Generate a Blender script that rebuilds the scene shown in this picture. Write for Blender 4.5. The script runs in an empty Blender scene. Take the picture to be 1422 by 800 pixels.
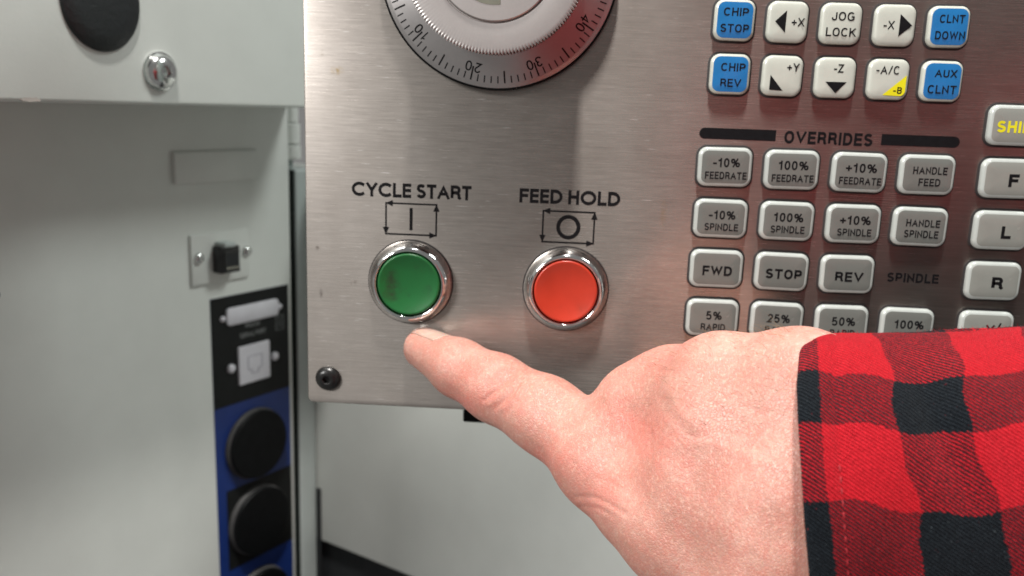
import bpy, bmesh, math, random
import numpy as np
from mathutils import Matrix, Vector

# ------------------------------------------------------------------ camera
MM = 0.001
F = 1214.0
RW = np.array([[0.9977690203956168, 0.057008073388941725, 0.034742790723434086],
               [0.04566065058227154, -0.20307529791134207, -0.978097913486489],
               [-0.04870407505717575, 0.9775021754178865, -0.20522526678292877]])
CAM = np.array([-60.80206331, -337.08257284, -32.77484354])      # millimetres

S = bpy.context.scene
COL = S.collection
cd = bpy.data.cameras.new('camera')
cd.sensor_width = 36.0
cd.lens = F / 1422.0 * 36.0
cd.clip_start = 0.01
cd.clip_end = 50.0
cd.dof.use_dof = True
cd.dof.focus_distance = 0.282
cd.dof.aperture_fstop = 11.8
cam = bpy.data.objects.new('camera', cd)
COL.objects.link(cam)
rt, dn, fw = RW
cam.matrix_world = Matrix(((rt[0], -dn[0], -fw[0], CAM[0]*MM),
                           (rt[1], -dn[1], -fw[1], CAM[1]*MM),
                           (rt[2], -dn[2], -fw[2], CAM[2]*MM),
                           (0, 0, 0, 1)))
S.camera = cam

# ------------------------------------------------------------------ light
world = bpy.data.worlds.new('World')
S.world = world
world.use_nodes = True
bg = world.node_tree.nodes['Background']
bg.inputs['Color'].default_value = (1.0, 0.985, 0.96, 1)
bg.inputs['Strength'].default_value = 0.23

def area_lamp(name, loc, target, sx, sy, power, color, spin=0.0):
    l = bpy.data.lights.new(name, 'AREA')
    l.shape = 'RECTANGLE'; l.size = sx; l.size_y = sy; l.energy = power; l.color = color
    o = bpy.data.objects.new(name, l)
    COL.objects.link(o)
    d = Vector(target) - Vector(loc)
    o.rotation_euler = d.to_track_quat('-Z', 'Y').to_euler()
    o.location = loc
    return o

# ceiling lamp over the operator (its shadows fall straight down the face plate)
area_lamp('ceiling_and_fill_lamp', (-0.065, -0.40, 1.50), (-0.06, 0.0, -0.08), 0.09, 0.20, 50.0, (1.0, 0.965, 0.92))
# ceiling lamp further back over the machine (shades the wall under the upper box)
area_lamp('ceiling_and_fill_lamp', (1.0, 0.12, 1.3), (-0.27, 0.19, -0.10), 0.40, 0.40, 18.0, (0.96, 1.0, 0.97))
# unseen fill lamp added behind the operator to brighten the door wall
area_lamp('ceiling_and_fill_lamp', (-1.7, -1.6, 0.9), (-0.2, 0.1, -0.2), 0.8, 0.5, 80.0, (1.0, 0.99, 0.97))

S.view_settings.view_transform = 'Standard'
S.view_settings.look = 'None'
S.view_settings.exposure = -0.13
S.view_settings.gamma = 1.0
S.view_settings.use_curve_mapping = False

random.seed(4)
rng = np.random.default_rng(4)

# ------------------------------------------------------------------ helpers
def at(px, py, depth):
    """world point (mm) on the sight line of photo pixel px,py at a distance depth in front of the lens"""
    d = RW.T @ np.array([(px-711)/F, (py-400)/F, 1.0])
    return CAM + d*depth

def to_px(P):
    c = (P - CAM) @ RW.T
    return 711 + F*c[:, 0]/c[:, 2], 400 + F*c[:, 1]/c[:, 2], c[:, 2]

class NT:
    def __init__(self, name):
        self.m = bpy.data.materials.new(name); self.m.use_nodes = True
        self.t = self.m.node_tree
        self.b = self.t.nodes['Principled BSDF']
        self.out = self.t.nodes['Material Output']
    def n(self, typ, **kw):
        x = self.t.nodes.new(typ)
        for k, v in kw.items():
            if k.startswith('i_'):
                x.inputs[k[2:].replace('_', ' ')].default_value = v
            else:
                setattr(x, k, v)
        return x
    def l(self, a, b):
        self.t.links.new(a, b)
    def val(self, **kw):
        for k, v in kw.items():
            self.b.inputs[k.replace('_', ' ')].default_value = v
        return self
    def math(self, op, a, b=None, c=None, clamp=False):
        x = self.t.nodes.new('ShaderNodeMath'); x.operation = op; x.use_clamp = clamp
        for i, v in enumerate((a, b, c)):
            if v is None: continue
            if isinstance(v, (int, float)): x.inputs[i].default_value = v
            else: self.l(v, x.inputs[i])
        return x.outputs[0]
    def mix(self, fac, a, b, mode='MIX'):
        x = self.t.nodes.new('ShaderNodeMix'); x.data_type = 'RGBA'; x.blend_type = mode
        for sock, v in ((x.inputs[0], fac), (x.inputs[6], a), (x.inputs[7], b)):
            if isinstance(v, (int, float)): sock.default_value = v
            elif isinstance(v, tuple): sock.default_value = v if len(v) == 4 else (*v, 1)
            else: self.l(v, sock)
        return x.outputs[2]
    def noise(self, scale, detail=3, rough=0.5, vec=None, stretch=None):
        tc = self.t.nodes.new('ShaderNodeTexCoord')
        v = vec or tc.outputs['Object']
        if stretch:
            mp = self.t.nodes.new('ShaderNodeMapping'); mp.inputs['Scale'].default_value = stretch
            self.l(v, mp.inputs[0]); v = mp.outputs[0]
        x = self.t.nodes.new('ShaderNodeTexNoise')
        x.inputs['Scale'].default_value = scale; x.inputs['Detail'].default_value = detail
        x.inputs['Roughness'].default_value = rough
        self.l(v, x.inputs['Vector'])
        return x.outputs['Fac']
    def ramp(self, v, a, b):
        x = self.t.nodes.new('ShaderNodeMapRange')
        x.inputs['From Min'].default_value = a; x.inputs['From Max'].default_value = b
        self.l(v, x.inputs['Value'])
        return x.outputs[0]
    def bump(self, h, dist, strength=1.0, prev=None):
        x = self.t.nodes.new('ShaderNodeBump')
        x.inputs['Distance'].default_value = dist; x.inputs['Strength'].default_value = strength
        self.l(h, x.inputs['Height'])
        if prev is not None: self.l(prev, x.inputs['Normal'])
        self.l(x.outputs[0], self.b.inputs['Normal'])
        return x.outputs[0]

def plain(name, col, rough=0.5, metal=0.0, wear=0.06, spec=0.5, coat=0.0, grain=0.0, gscale=900):
    k = NT(name)
    k.val(Roughness=rough, Metallic=metal, Coat_Weight=coat)
    k.b.inputs['Specular IOR Level'].default_value = spec
    k.b.inputs['Coat Roughness'].default_value = 0.12
    f = k.noise(gscale*0.12, 4, 0.6)
    dark = tuple(c*(1-wear*2) for c in col)
    lite = tuple(min(1, c*(1+wear)) for c in col)
    k.l(k.mix(k.ramp(f, 0.3, 0.7), dark, lite), k.b.inputs['Base Color'])
    r = k.ramp(k.noise(gscale*0.2, 3), 0.3, 0.7)
    k.l(k.math('MULTIPLY_ADD', r, rough*0.2, rough*0.9), k.b.inputs['Roughness'])
    if grain:
        k.bump(k.noise(gscale*2, 2), grain*MM, 1.0)
    return k.m

M = {}
M['paint'] = plain('cabinet_paint', (0.62, 0.648, 0.615), 0.42, wear=0.018, grain=0.03, gscale=300)
M['paint_dark'] = plain('gap_shade_paint', (0.10, 0.125, 0.115), 0.5, wear=0.05)
M['gap_dark'] = plain('gap_shade_black', (0.022, 0.028, 0.026), 0.6, spec=0.2)  # near-black for the shade painted into the door gap
M['paint_mid'] = plain('door_edge_paint', (0.42, 0.47, 0.455), 0.4, wear=0.04, gscale=200)
M['zinc'] = plain('zinc_bolt', (0.72, 0.73, 0.72), 0.16, 1.0, wear=0.08, gscale=4000)
M['chrome'] = plain('chrome', (0.80, 0.80, 0.80), 0.07, 1.0, wear=0.05, gscale=2500)
M['black_plastic'] = plain('black_plastic', (0.004, 0.0045, 0.005), 0.5, wear=0.2, spec=0.12, grain=0.02, gscale=1500)
M['black_matte'] = plain('black_shadow_gap', (0.008, 0.010, 0.012), 0.7)
M['black_screw'] = plain('black_oxide_screw', (0.012, 0.012, 0.012), 0.30, 0.0, wear=0.2, gscale=3000)
M['gasket'] = plain('black_gasket', (0.014, 0.011, 0.011), 0.6)
M['ink'] = plain('black_ink', (0.006, 0.006, 0.007), 0.5, wear=0.15, spec=0.15, gscale=4000)
M['ink_soft'] = plain('grey_ink', (0.16, 0.17, 0.17), 0.6)
M['yellow_ink'] = plain('yellow_ink', (0.62, 0.56, 0.010), 0.4)
M['key_white'] = plain('key_plastic_ivory', (0.43, 0.445, 0.395), 0.24, wear=0.03, coat=0.4, gscale=1200)
M['key_rim'] = plain('key_plastic_pale', (0.37, 0.395, 0.375), 0.24, wear=0.04, coat=0.3, gscale=1200)
M['key_blue'] = plain('key_print_blue', (0.010, 0.135, 0.35), 0.25, wear=0.05, coat=0.5, gscale=1200)
M['key_grey'] = plain('key_print_grey', (0.125, 0.13, 0.12), 0.25, wear=0.02, coat=0.4, gscale=1200)
M['key_lightgrey'] = plain('key_print_light_grey', (0.21, 0.215, 0.195), 0.25, wear=0.02, coat=0.4, gscale=1200)
M['label_black'] = plain('label_black', (0.009, 0.010, 0.010), 0.5, wear=0.1, spec=0.2)
M['label_blue'] = plain('label_blue', (0.006, 0.026, 0.15), 0.42, wear=0.05)
M['cover_white'] = plain('cover_plate_pale', (0.60, 0.60, 0.64), 0.5, wear=0.03)
M['plug_rim'] = plain('plug_rim_grey', (0.05, 0.05, 0.05), 0.55, spec=0.2)
M['jack_black'] = plain('jack_black', (0.006, 0.006, 0.007), 0.3, wear=0.2)
M['brass'] = plain('contact_metal', (0.6, 0.58, 0.5), 0.3, 1.0)
M['olive'] = plain('inlay_grey', (0.16, 0.16, 0.125), 0.5, 0.3)
M['nail'] = None

def brushed(name, base, rough, aniso, tangent, stretch, stains=False, rub=0.02, rgrain=1.0, lobe2=None):
    k = NT(name)
    k.val(Metallic=1.0, Roughness=rough, Anisotropic=aniso)
    cx = k.n('ShaderNodeCombineXYZ')
    for i in range(3): cx.inputs[i].default_value = tangent[i]
    k.l(cx.outputs[0], k.b.inputs['Tangent'])
    fine = k.noise(1.0, 3, 0.65, stretch=stretch)
    fin2 = k.noise(1.0, 2, 0.5, stretch=tuple(s*0.37 for s in stretch))
    big = k.noise(14.0, 3, 0.5)
    blot = k.noise(45.0, 5, 0.65) if rgrain > 0.5 else k.noise(20.0, 1, 0.3)
    c1 = k.mix(k.ramp(fine, 0.25, 0.75), tuple(c*(1-0.2*rgrain) for c in base), tuple(min(1, c*(1+0.1*rgrain)) for c in base))
    c2 = k.mix(k.ramp(fin2, 0.3, 0.7), tuple([1-0.09*rgrain]*3), tuple([1.0]*3))
    c = k.mix(1.0, c1, c2, 'MULTIPLY')
    c = k.mix(1.0, c, k.mix(k.ramp(blot, 0.3, 0.7), (1-0.14*rgrain, 1-0.15*rgrain, 1-0.16*rgrain), (1.0, 1.0, 1.0)), 'MULTIPLY')
    # bright scratches
    sc = k.ramp(k.noise(1.0, 1, 0.5, stretch=(stretch[0]*1.7, stretch[1], stretch[2]*0.8)), 0.70, 0.78)
    c = k.mix(k.math('MULTIPLY', sc, 0.5*rgrain), c, (0.92, 0.90, 0.88))
    if stains:
        tc = k.n('ShaderNodeTexCoord')
        grain = k.noise(700.0, 4, 0.7)
        for (x, z, rx, rz, col, amt) in stains:
            sub = k.n('ShaderNodeVectorMath', operation='SUBTRACT'); sub.inputs[1].default_value = (x*MM, 0, z*MM)
            k.l(tc.outputs['Object'], sub.inputs[0])
            mul = k.n('ShaderNodeVectorMath', operation='MULTIPLY'); mul.inputs[1].default_value = (1/(rx*MM), 0, 1/(rz*MM))
            k.l(sub.outputs[0], mul.inputs[0])
            ln = k.n('ShaderNodeVectorMath', operation='LENGTH'); k.l(mul.outputs[0], ln.inputs[0])
            m1 = k.math('SUBTRACT', 1.25, ln.outputs['Value'], clamp=True)
            m2 = k.math('MULTIPLY', m1, k.ramp(grain, 0.42, 0.62), clamp=True)
            c = k.mix(k.math('MULTIPLY', m2, amt, clamp=True), c, col)
    k.l(c, k.b.inputs['Base Color'])
    rr = k.math('MULTIPLY_ADD', k.ramp(fine, 0.2, 0.8), 0.12*rgrain, rough-0.06)
    rr = k.math('ADD', rr, k.math('MULTIPLY', k.ramp(big, 0.35, 0.65), 0.05))
    k.l(rr, k.b.inputs['Roughness'])
    nb = k.bump(fine, rub*MM, 0.6)
    if lobe2:
        b2 = k.n('ShaderNodeBsdfPrincipled')
        b2.inputs['Metallic'].default_value = 1.0; b2.inputs['Anisotropic'].default_value = lobe2[1]
        k.l(c, b2.inputs['Base Color']); k.l(cx.outputs[0], b2.inputs['Tangent']); k.l(nb, b2.inputs['Normal'])
        k.l(k.math('MULTIPLY', rr, lobe2[0]/rough), b2.inputs['Roughness'])
        mx = k.n('ShaderNodeMixShader'); mx.inputs[0].default_value = lobe2[2]
        k.l(k.b.outputs[0], mx.inputs[1]); k.l(b2.outputs[0], mx.inputs[2]); k.l(mx.outputs[0], k.out.inputs['Surface'])
    return k.m

STAINS = [(-147.0, -22.5, 2.6, 1.7, (0.25, 0.17, 0.07), 0.9),
          (-152.5, -16.5, 0.7, 1.5, (0.20, 0.17, 0.14), 0.8),
          (-155.5, -91.0, 1.0, 0.9, (0.08, 0.06, 0.05), 1.0),
          (-154.0, -109.0, 0.8, 2.2, (0.12, 0.10, 0.09), 0.9),
          (-140.5, -104.5, 1.5, 1.2, (0.14, 0.11, 0.09), 0.9),
          (-20.5, -72.0, 1.3, 6.0, (0.36, 0.25, 0.12), 0.5)]
M['steel'] = brushed('brushed_stainless', (0.455, 0.415, 0.382), 0.56, 0.80, (0, 0, 1), (75, 600, 2700), STAINS, lobe2=(0.25, 0.5, 0.62))
M['satin'] = brushed('satin_aluminium', (0.51, 0.48, 0.465), 0.5, 0.0, (0, 0, 1), (900, 900, 900), False, 0.002, 0.12)
M['dial'] = brushed('dial_metal', (0.58, 0.55, 0.54), 0.33, 0.3, (0, 0, 1), (700, 700, 700), False, 0.001, 0.15)

def button_mat(name, col, smudge, spots):
    k = NT(name)
    k.val(Roughness=0.36, Subsurface_Weight=0.12, Subsurface_Scale=0.002)
    k.b.inputs['Coat Weight'].default_value = 0.15
    f = k.noise(260, 5, 0.65)
    g = k.noise(90, 3, 0.5)
    c = k.mix(k.ramp(g, 0.35, 0.7), tuple(x*0.86 for x in col), col)
    c = k.mix(k.math('MULTIPLY', k.ramp(f, 0.58, 0.72), smudge, clamp=True), c, tuple(x*0.25+0.01 for x in col))
    tc = k.n('ShaderNodeTexCoord')
    for (x, z, r_, amt) in spots:
        sub = k.n('ShaderNodeVectorMath', operation='SUBTRACT'); sub.inputs[1].default_value = (x*MM, -0.005, z*MM)
        k.l(tc.outputs['Object'], sub.inputs[0])
        ln = k.n('ShaderNodeVectorMath', operation='LENGTH'); k.l(sub.outputs[0], ln.inputs[0])
        m1 = k.math('SUBTRACT', 1.2, k.math('DIVIDE', ln.outputs['Value'], r_*MM), clamp=True)
        c = k.mix(k.math('MULTIPLY', k.math('MULTIPLY', m1, k.ramp(f, 0.38, 0.62), clamp=True), amt), c, (0.02, 0.035, 0.015))
    k.l(c, k.b.inputs['Base Color'])
    k.bump(k.noise(1500, 3), 0.01*MM, 0.7)
    return k.m
M['green'] = button_mat('green_plastic', (0.010, 0.120, 0.028), 0.45, [(-125.0, -105.5, 4.4, 1.3), (-125.5, -100.0, 3.6, 0.9), (-116.5, -113.5, 3.2, 0.5), (-112.0, -96.0, 4.0, 0.3)])
M['red'] = button_mat('orange_red_plastic', (0.47, 0.034, 0.014), 0.10, [(-50.0, -110.0, 3.5, 0.15)])

def obj(name, mesh, mat=None, parent=None, label=None, kind=None, smooth=None):
    o = bpy.data.objects.new(name, mesh)
    COL.objects.link(o)
    if mat is not None and not mesh.materials: mesh.materials.append(mat)
    if parent is not None: o.parent = parent
    if label: o['label'] = label
    if kind: o['kind'] = kind
    return o

def mesh_from(name, verts, faces, smooth_angle=None, scale=MM, flip=False):
    me = bpy.data.meshes.new(name)
    v = np.asarray(verts, float)*scale
    if flip: faces = [tuple(reversed(f)) for f in faces]
    me.from_pydata([tuple(p) for p in v], [], [tuple(int(i) for i in f) for f in faces])
    if smooth_angle is not None:
        me.shade_smooth() if hasattr(me, 'shade_smooth') else None
        if smooth_angle < 179:
            try: me.set_sharp_from_angle(angle=math.radians(smooth_angle))
            except Exception: pass
    me.update()
    return me

def thing(name, label, cat, loc=(0, 0, 0), mat=None, group=None):
    o = bpy.data.objects.new(name, None)
    COL.objects.link(o)
    o.empty_display_size = 0.02
    if mat is not None: o.matrix_world = mat
    else: o.location = loc
    o['label'] = label; o['category'] = cat
    if group: o['group'] = group
    return o

def rr_outline(w, h, r, n=7):
    pts = []
    r = max(0.02, min(r, w/2-0.01, h/2-0.01))
    for cx, cz, a0 in ((w/2-r, h/2-r, 0), (-w/2+r, h/2-r, 90), (-w/2+r, -h/2+r, 180), (w/2-r, -h/2+r, 270)):
        for i in range(n+1):
            a = math.radians(a0 + 90*i/n)
            pts.append((cx + r*math.cos(a), cz + r*math.sin(a)))
    return pts

def rr_loft(w, h, r, prof, close_top=True, close_bot=False, n=7):
    """rounded rectangle body: prof = (inset, height towards the viewer). Local x,z in the panel plane, -y outward"""
    V, Fc = [], []
    for ins, ht in prof:
        for x, z in rr_outline(w-2*ins, h-2*ins, r-ins*0.8, n):
            V.append((x, -ht, z))
    m = 4*(n+1)
    for k in range(len(prof)-1):
        for i in range(m):
            j = (i+1) % m
            Fc.append((k*m+i, (k+1)*m+i, (k+1)*m+j, k*m+j))
    if close_top:
        b = (len(prof)-1)*m
        Fc.append(tuple(b+i for i in reversed(range(m))))
    if close_bot:
        Fc.append(tuple(range(m)))
    return V, Fc

def lathe(prof, n=72, rad=None, close=True):
    """turned body about the -y axis: prof = (radius, height)"""
    V, Fc = [], []
    for k, (r, h) in enumerate(prof):
        for i in range(n):
            a = 2*math.pi*i/n
            q = r*(rad(k, i) if rad else 1.0)
            V.append((q*math.cos(a), -h, q*math.sin(a)))
    for k in range(len(prof)-1):
        for i in range(n):
            j = (i+1) % n
            Fc.append((k*n+i, (k+1)*n+i, (k+1)*n+j, k*n+j))
    if close:
        b = (len(prof)-1)*n
        Fc.append(tuple(b+i for i in reversed(range(n))))
    return V, Fc

def box(x0, x1, y0, y1, z0, z1):
    V = [(x, y, z) for x in (x0, x1) for y in (y0, y1) for z in (z0, z1)]
    Fc = [(0, 1, 3, 2), (4, 6, 7, 5), (0, 4, 5, 1), (2, 3, 7, 6), (0, 2, 6, 4), (1, 5, 7, 3)]
    return V, Fc

def bevel_box(name, x0, x1, y0, y1, z0, z1, bev, seg=3):
    V, Fc = box(x0, x1, y0, y1, z0, z1)
    me = mesh_from(name, V, Fc)
    bm = bmesh.new(); bm.from_mesh(me)
    bmesh.ops.recalc_face_normals(bm, faces=bm.faces)
    if bev:
        bmesh.ops.bevel(bm, geom=list(bm.edges), offset=bev*MM, segments=seg, profile=0.5, affect='EDGES')
    bm.to_mesh(me); bm.free()
    me.shade_smooth(); me.set_sharp_from_angle(angle=math.radians(50))
    return me

def join(parts):
    V, Fc = [], []
    for v, f in parts:
        b = len(V); V += list(v); Fc += [tuple(i+b for i in q) for q in f]
    return V, Fc

# ------------------------------------------------------------------ lettering
def arc(cx, cy, rx, ry, a0, a1, n=14, e=2.25):
    out = []
    for i in range(n+1):
        a = math.radians(a0 + (a1-a0)*i/n)
        c, s = math.cos(a), math.sin(a)
        out.append((cx + rx*math.copysign(abs(c)**(2/e), c), cy + ry*math.copysign(abs(s)**(2/e), s)))
    return out

def glyph(ch, geo=False):
    """(width, strokes) of a plain grotesque capital; a stroke is (points, closed)"""
    L = lambda *p: (list(p), False)
    if geo:
        if ch == 'C': return .84, [(arc(.50, .5, .50, .5, 42, 318, 30, 2.0), False)]
        if ch == 'O': return 1.0, [(arc(.50, .5, .50, .5, 0, 360, 36, 2.0)[:-1], True)]
        if ch == 'D': return .72, [([(0, 0), (0, 1), (.24, 1)] + arc(.24, .5, .48, .5, 90, -90, 18, 2.0)[1:-1] + [(.24, 0)], True)]
        if ch == 'T': return .52, [L((0, 1), (.52, 1)), L((.26, 1), (.26, 0))]
        if ch == 'E': return .46, [L((.46, 1), (0, 1), (0, 0), (.46, 0)), L((0, .52), (.44, .52))]
        if ch == 'S': return .50, [(arc(.25, .755, .235, .245, 28, 200, 12, 2.0) + [(.11, .57), (.39, .46)] + arc(.25, .26, .26, .26, 20, -160, 12, 2.0), False)]
        if ch == 'H': return .62, [L((0, 0), (0, 1)), L((.62, 0), (.62, 1)), L((0, .54), (.62, .54))]
    if ch == 'A': return .74, [L((0, 0), (.37, 1), (.74, 0)), L((.14, .34), (.60, .34))]
    if ch == 'B': return .56, [(([(0, 0), (0, 1), (.30, 1)] + arc(.30, .765, .23, .235, 90, -90, 8)[1:-1] + [(.30, .53), (0, .53)]), False),
                               (([(0.0, .53), (.32, .53)] + arc(.32, .265, .24, .265, 90, -90, 8)[1:-1] + [(.32, 0), (0, 0)]), False)]
    if ch == 'C': return .64, [(arc(.34, .5, .34, .5, 42, 318, 22), False)]
    if ch == 'D': return .62, [([(0, 0), (0, 1), (.26, 1)] + arc(.26, .5, .36, .5, 90, -90, 14)[1:-1] + [(.26, 0)], True)]
    if ch == 'E': return .50, [L((.50, 1), (0, 1), (0, 0), (.52, 0)), L((0, .52), (.46, .52))]
    if ch == 'F': return .48, [L((.50, 1), (0, 1), (0, 0)), L((0, .50), (.44, .50))]
    if ch == 'G': return .66, [(arc(.34, .5, .34, .5, 42, 300, 22) + [(.66, .12), (.66, .45), (.40, .45)], False)]
    if ch == 'H': return .60, [L((0, 0), (0, 1)), L((.60, 0), (.60, 1)), L((0, .52), (.60, .52))]
    if ch == 'I': return .0, [L((0, 0), (0, 1))]
    if ch == 'J': return .44, [([(.44, 1), (.44, .26)] + arc(.22, .24, .22, .24, 0, -180, 10)[1:] + [(0, .32)], False)]
    if ch == 'K': return .60, [L((0, 0), (0, 1)), L((.56, 1), (.02, .38)), L((.20, .60), (.62, 0))]
    if ch == 'L': return .46, [L((0, 1), (0, 0), (.48, 0))]
    if ch == 'N': return .60, [L((0, 0), (0, 1), (.60, 0), (.60, 1))]
    if ch == 'O': return .68, [(arc(.34, .5, .34, .5, 0, 360, 28)[:-1], True)]
    if ch == 'P': return .54, [([(0, 0), (0, 1), (.30, 1)] + arc(.30, .73, .25, .27, 90, -90, 10)[1:-1] + [(.30, .46), (0, .46)], False)]
    if ch == 'R': return .58, [([(0, 0), (0, 1), (.32, 1)] + arc(.32, .745, .23, .255, 90, -90, 10)[1:-1] + [(.32, .49), (0, .49)], False),
                               ([(.34, .49), (.48, .42), (.54, .26), (.55, .06), (.60, 0)], False)]
    if ch == 'S': return .56, [(arc(.28, .745, .27, .255, 28, 200, 12, 2.1) + [(.12, .56), (.42, .46)] + arc(.28, .265, .29, .265, 20, -160, 12, 2.1), False)]
    if ch == 'T': return .60, [L((0, 1), (.60, 1)), L((.30, 1), (.30, 0))]
    if ch == 'U': return .58, [([(0, 1), (0, .3)] + arc(.29, .29, .29, .29, 180, 360, 14)[1:-1] + [(.58, .3), (.58, 1)], False)]
    if ch == 'V': return .70, [L((0, 1), (.35, 0), (.70, 1))]
    if ch == 'W': return .98, [L((0, 1), (.245, 0), (.49, 1), (.735, 0), (.98, 1))]
    if ch == 'X': return .64, [L((0, 0), (.64, 1)), L((0, 1), (.64, 0))]
    if ch == 'Y': return .66, [L((0, 1), (.33, .44), (.66, 1)), L((.33, .46), (.33, 0))]
    if ch == 'Z': return .58, [L((0, 1), (.58, 1), (0, 0), (.60, 0))]
    if ch == '0': return .46, [(arc(.23, .5, .23, .5, 0, 360, 24)[:-1], True)]
    if ch == '1': return .30, [L((.0, .78), (.22, .86), (.22, 1)), L((.22, 1), (.22, 0))]
    if ch == '2': return .48, [(arc(.24, .73, .23, .27, 170, -25, 12) + [(.0, .0), (.48, .0)], False)]
    if ch == '3': return .48, [(arc(.23, .755, .21, .245, 165, -90, 12) , False), (arc(.23, .265, .24, .265, 90, -165, 12), False)]
    if ch == '4': return .52, [L((.38, 0), (.38, 1), (0, .28), (.52, .28))]
    if ch == '5': return .48, [([(.44, 1), (.06, 1), (.02, .52)] + arc(.23, .30, .25, .31, 130, -155, 14), False)]
    if ch == '+': return .48, [L((0, .42), (.48, .42)), L((.24, .16), (.24, .68))]
    if ch == '-': return .26, [L((0, .38), (.26, .38))]
    if ch == '/': return .34, [L((0, -.02), (.34, 1.02))]
    if ch == '%': return .90, [(arc(.17, .75, .17, .22, 0, 360, 16)[:-1], True), (arc(.73, .25, .17, .22, 0, 360, 16)[:-1], True), L((.24, 0), (.66, 1))]
    return .30, []

def ribbon(pts, closed, t, cap=True):
    p = [np.array(q, float) for q in pts]
    q = [p[0]]
    for a in p[1:]:
        if np.linalg.norm(a-q[-1]) > 1e-4: q.append(a)
    p = q
    n = len(p)
    if not closed and cap:
        d0 = p[0]-p[1]; d1 = p[-1]-p[-2]
        p[0] = p[0] + d0/np.linalg.norm(d0)*t/2
        p[-1] = p[-1] + d1/np.linalg.norm(d1)*t/2
    Lf, Rt = [], []
    for i in range(n):
        if closed: a, b, c = p[i-1], p[i], p[(i+1) % n]
        else: a, b, c = p[max(i-1, 0)], p[i], p[min(i+1, n-1)]
        d1 = b-a; d2 = c-b
        if np.linalg.norm(d1) < 1e-9: d1 = d2
        if np.linalg.norm(d2) < 1e-9: d2 = d1
        d1 = d1/np.linalg.norm(d1); d2 = d2/np.linalg.norm(d2)
        n1 = np.array([-d1[1], d1[0]]); n2 = np.array([-d2[1], d2[0]])
        m = n1+n2
        m = m/max(np.linalg.norm(m), 1e-6)
        k = 1/max(m@n1, 0.32)
        Lf.append(b+m*t/2*k); Rt.append(b-m*t/2*k)
    return Lf, Rt

def lettering(body, cap, width, thick, gap=None, clamp=True, geo=False):
    """flat letters, cap height and total width in mm, centred on the origin; returns verts, faces"""
    thick *= 1.22
    t = thick/cap
    sp = gap if gap is not None else 0.17
    V, Fc = [], []
    x = 0.0; layer = 0
    ky = (1-t)
    for ch in body:
        if ch == ' ':
            x += 0.34; continue
        w, strokes = glyph(ch, geo)
        for pts, closed in strokes:
            pp = [(x + t/2 + a, t/2 + b*ky) for a, b in pts]
            diag = ch in 'AVWXYZKN/%' 
            Lf, Rt = ribbon(pp, closed, t, cap=(len(pts) < 9) and ch not in '235')
            b0 = len(V); n = len(Lf)
            dz = 0.004*(layer % 5); layer += 1
            for a, b in zip(Lf, Rt):
                for q in (a, b):
                    yy = min(max(q[1], 0.0), 1.0) if clamp else q[1]
                    V.append((q[0], -dz, yy))
            rng_ = n if closed else n-1
            for i in range(rng_):
                j = (i+1) % n
                Fc.append((b0+2*i, b0+2*i+1, b0+2*j+1, b0+2*j))
        x += w + t + sp
    tot = x - sp
    sx = width/tot
    V = [((vx-tot/2)*sx, vy, (vz-0.5)*cap) for vx, vy, vz in V]
    return V, Fc

def place(vf, x, y, z):
    return [(a+x, b+y, c+z) for a, b, c in vf[0]], vf[1]

def poly(pts, y):
    return [(a, y, b) for a, b in pts], [tuple(range(len(pts)))]

# ================================================================== machine behind (own frame: x along wall, z up, y into wall)
TH = math.radians(60.22)
ORG = np.array([-269.57, 188.90, -171.56])
MW = Matrix.Translation(Vector(ORG*MM)) @ Matrix.Rotation(TH, 4, 'Z')

cab = thing('electrical_cabinet', 'pale steel cabinet with blue and black connector label and small socket plate', 'cabinet', mat=MW)
obj('cabinet_body', bevel_box('cabinet_body', -600, 58.4, 0, 260, -900, 700, 1.6), M['paint'], cab)
# blank plate and its lip
obj('blank_plate', bevel_box('blank_plate', -31.6, 29.9, -2.6, 0.4, 86.6, 105.0, 0.6, 2), M['paint'], cab)
sp = obj('socket_plate', bevel_box('socket_plate', -22.6, 21.0, -1.8, 0.4, 24.2, 55.6, 0.7, 2), M['paint'], cab)
for sx in (-17.6, 19.0):
    v, f = lathe([(3.3, 1.8), (3.3, 2.4), (2.9, 3.5), (1.9, 4.3), (0.7, 4.6)], 28)
    s_ = obj('plate_screw', mesh_from('plate_screw', [(a+sx, b, c+41.4) for a, b, c in v], f, 60), M['zinc'], cab)
    v, f = box(-1.9, 1.9, -4.66, -4.0, -0.28, 0.28)
    obj('screw_slot', mesh_from('screw_slot', [(a+sx, b, c+41.4) for a, b, c in v], f), M['black_matte'], s_)
# black snap-in socket, standing proud of its plate
jk = obj('data_socket', bevel_box('data_socket', -7.2, 7.4, -9.5, 0, 30.8, 47.4, 0.7, 2), M['jack_black'], cab)
obj('socket_catch', bevel_box('socket_catch', -5.2, 3.0, -11.2, -2.0, 47.2, 50.0, 0.5, 2), M['paint_mid'], jk)
obj('socket_mouth', mesh_from('socket_mouth', *join([box(-3.4, 6.4, -9.75, -9.3, 32.6, 42.6)])), M['black_matte'], jk)
obj('socket_frame', mesh_from('socket_frame', *join([box(-4.6, 6.9, -10.1, -9.4, 43.0, 44.2), box(-4.6, -3.6, -10.1, -9.4, 31.6, 43.0), box(-3.6, 6.9, -10.1, -9.4, 31.4, 32.3)])), M['jack_black'], jk)
for k in range(4):
    v, f = box(-2.6+2.2*k, -1.7+2.2*k, -9.95, -9.6, 33.2, 34.6)
    obj('contact', mesh_from('contact', v, f), M['brass'], jk)

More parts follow.
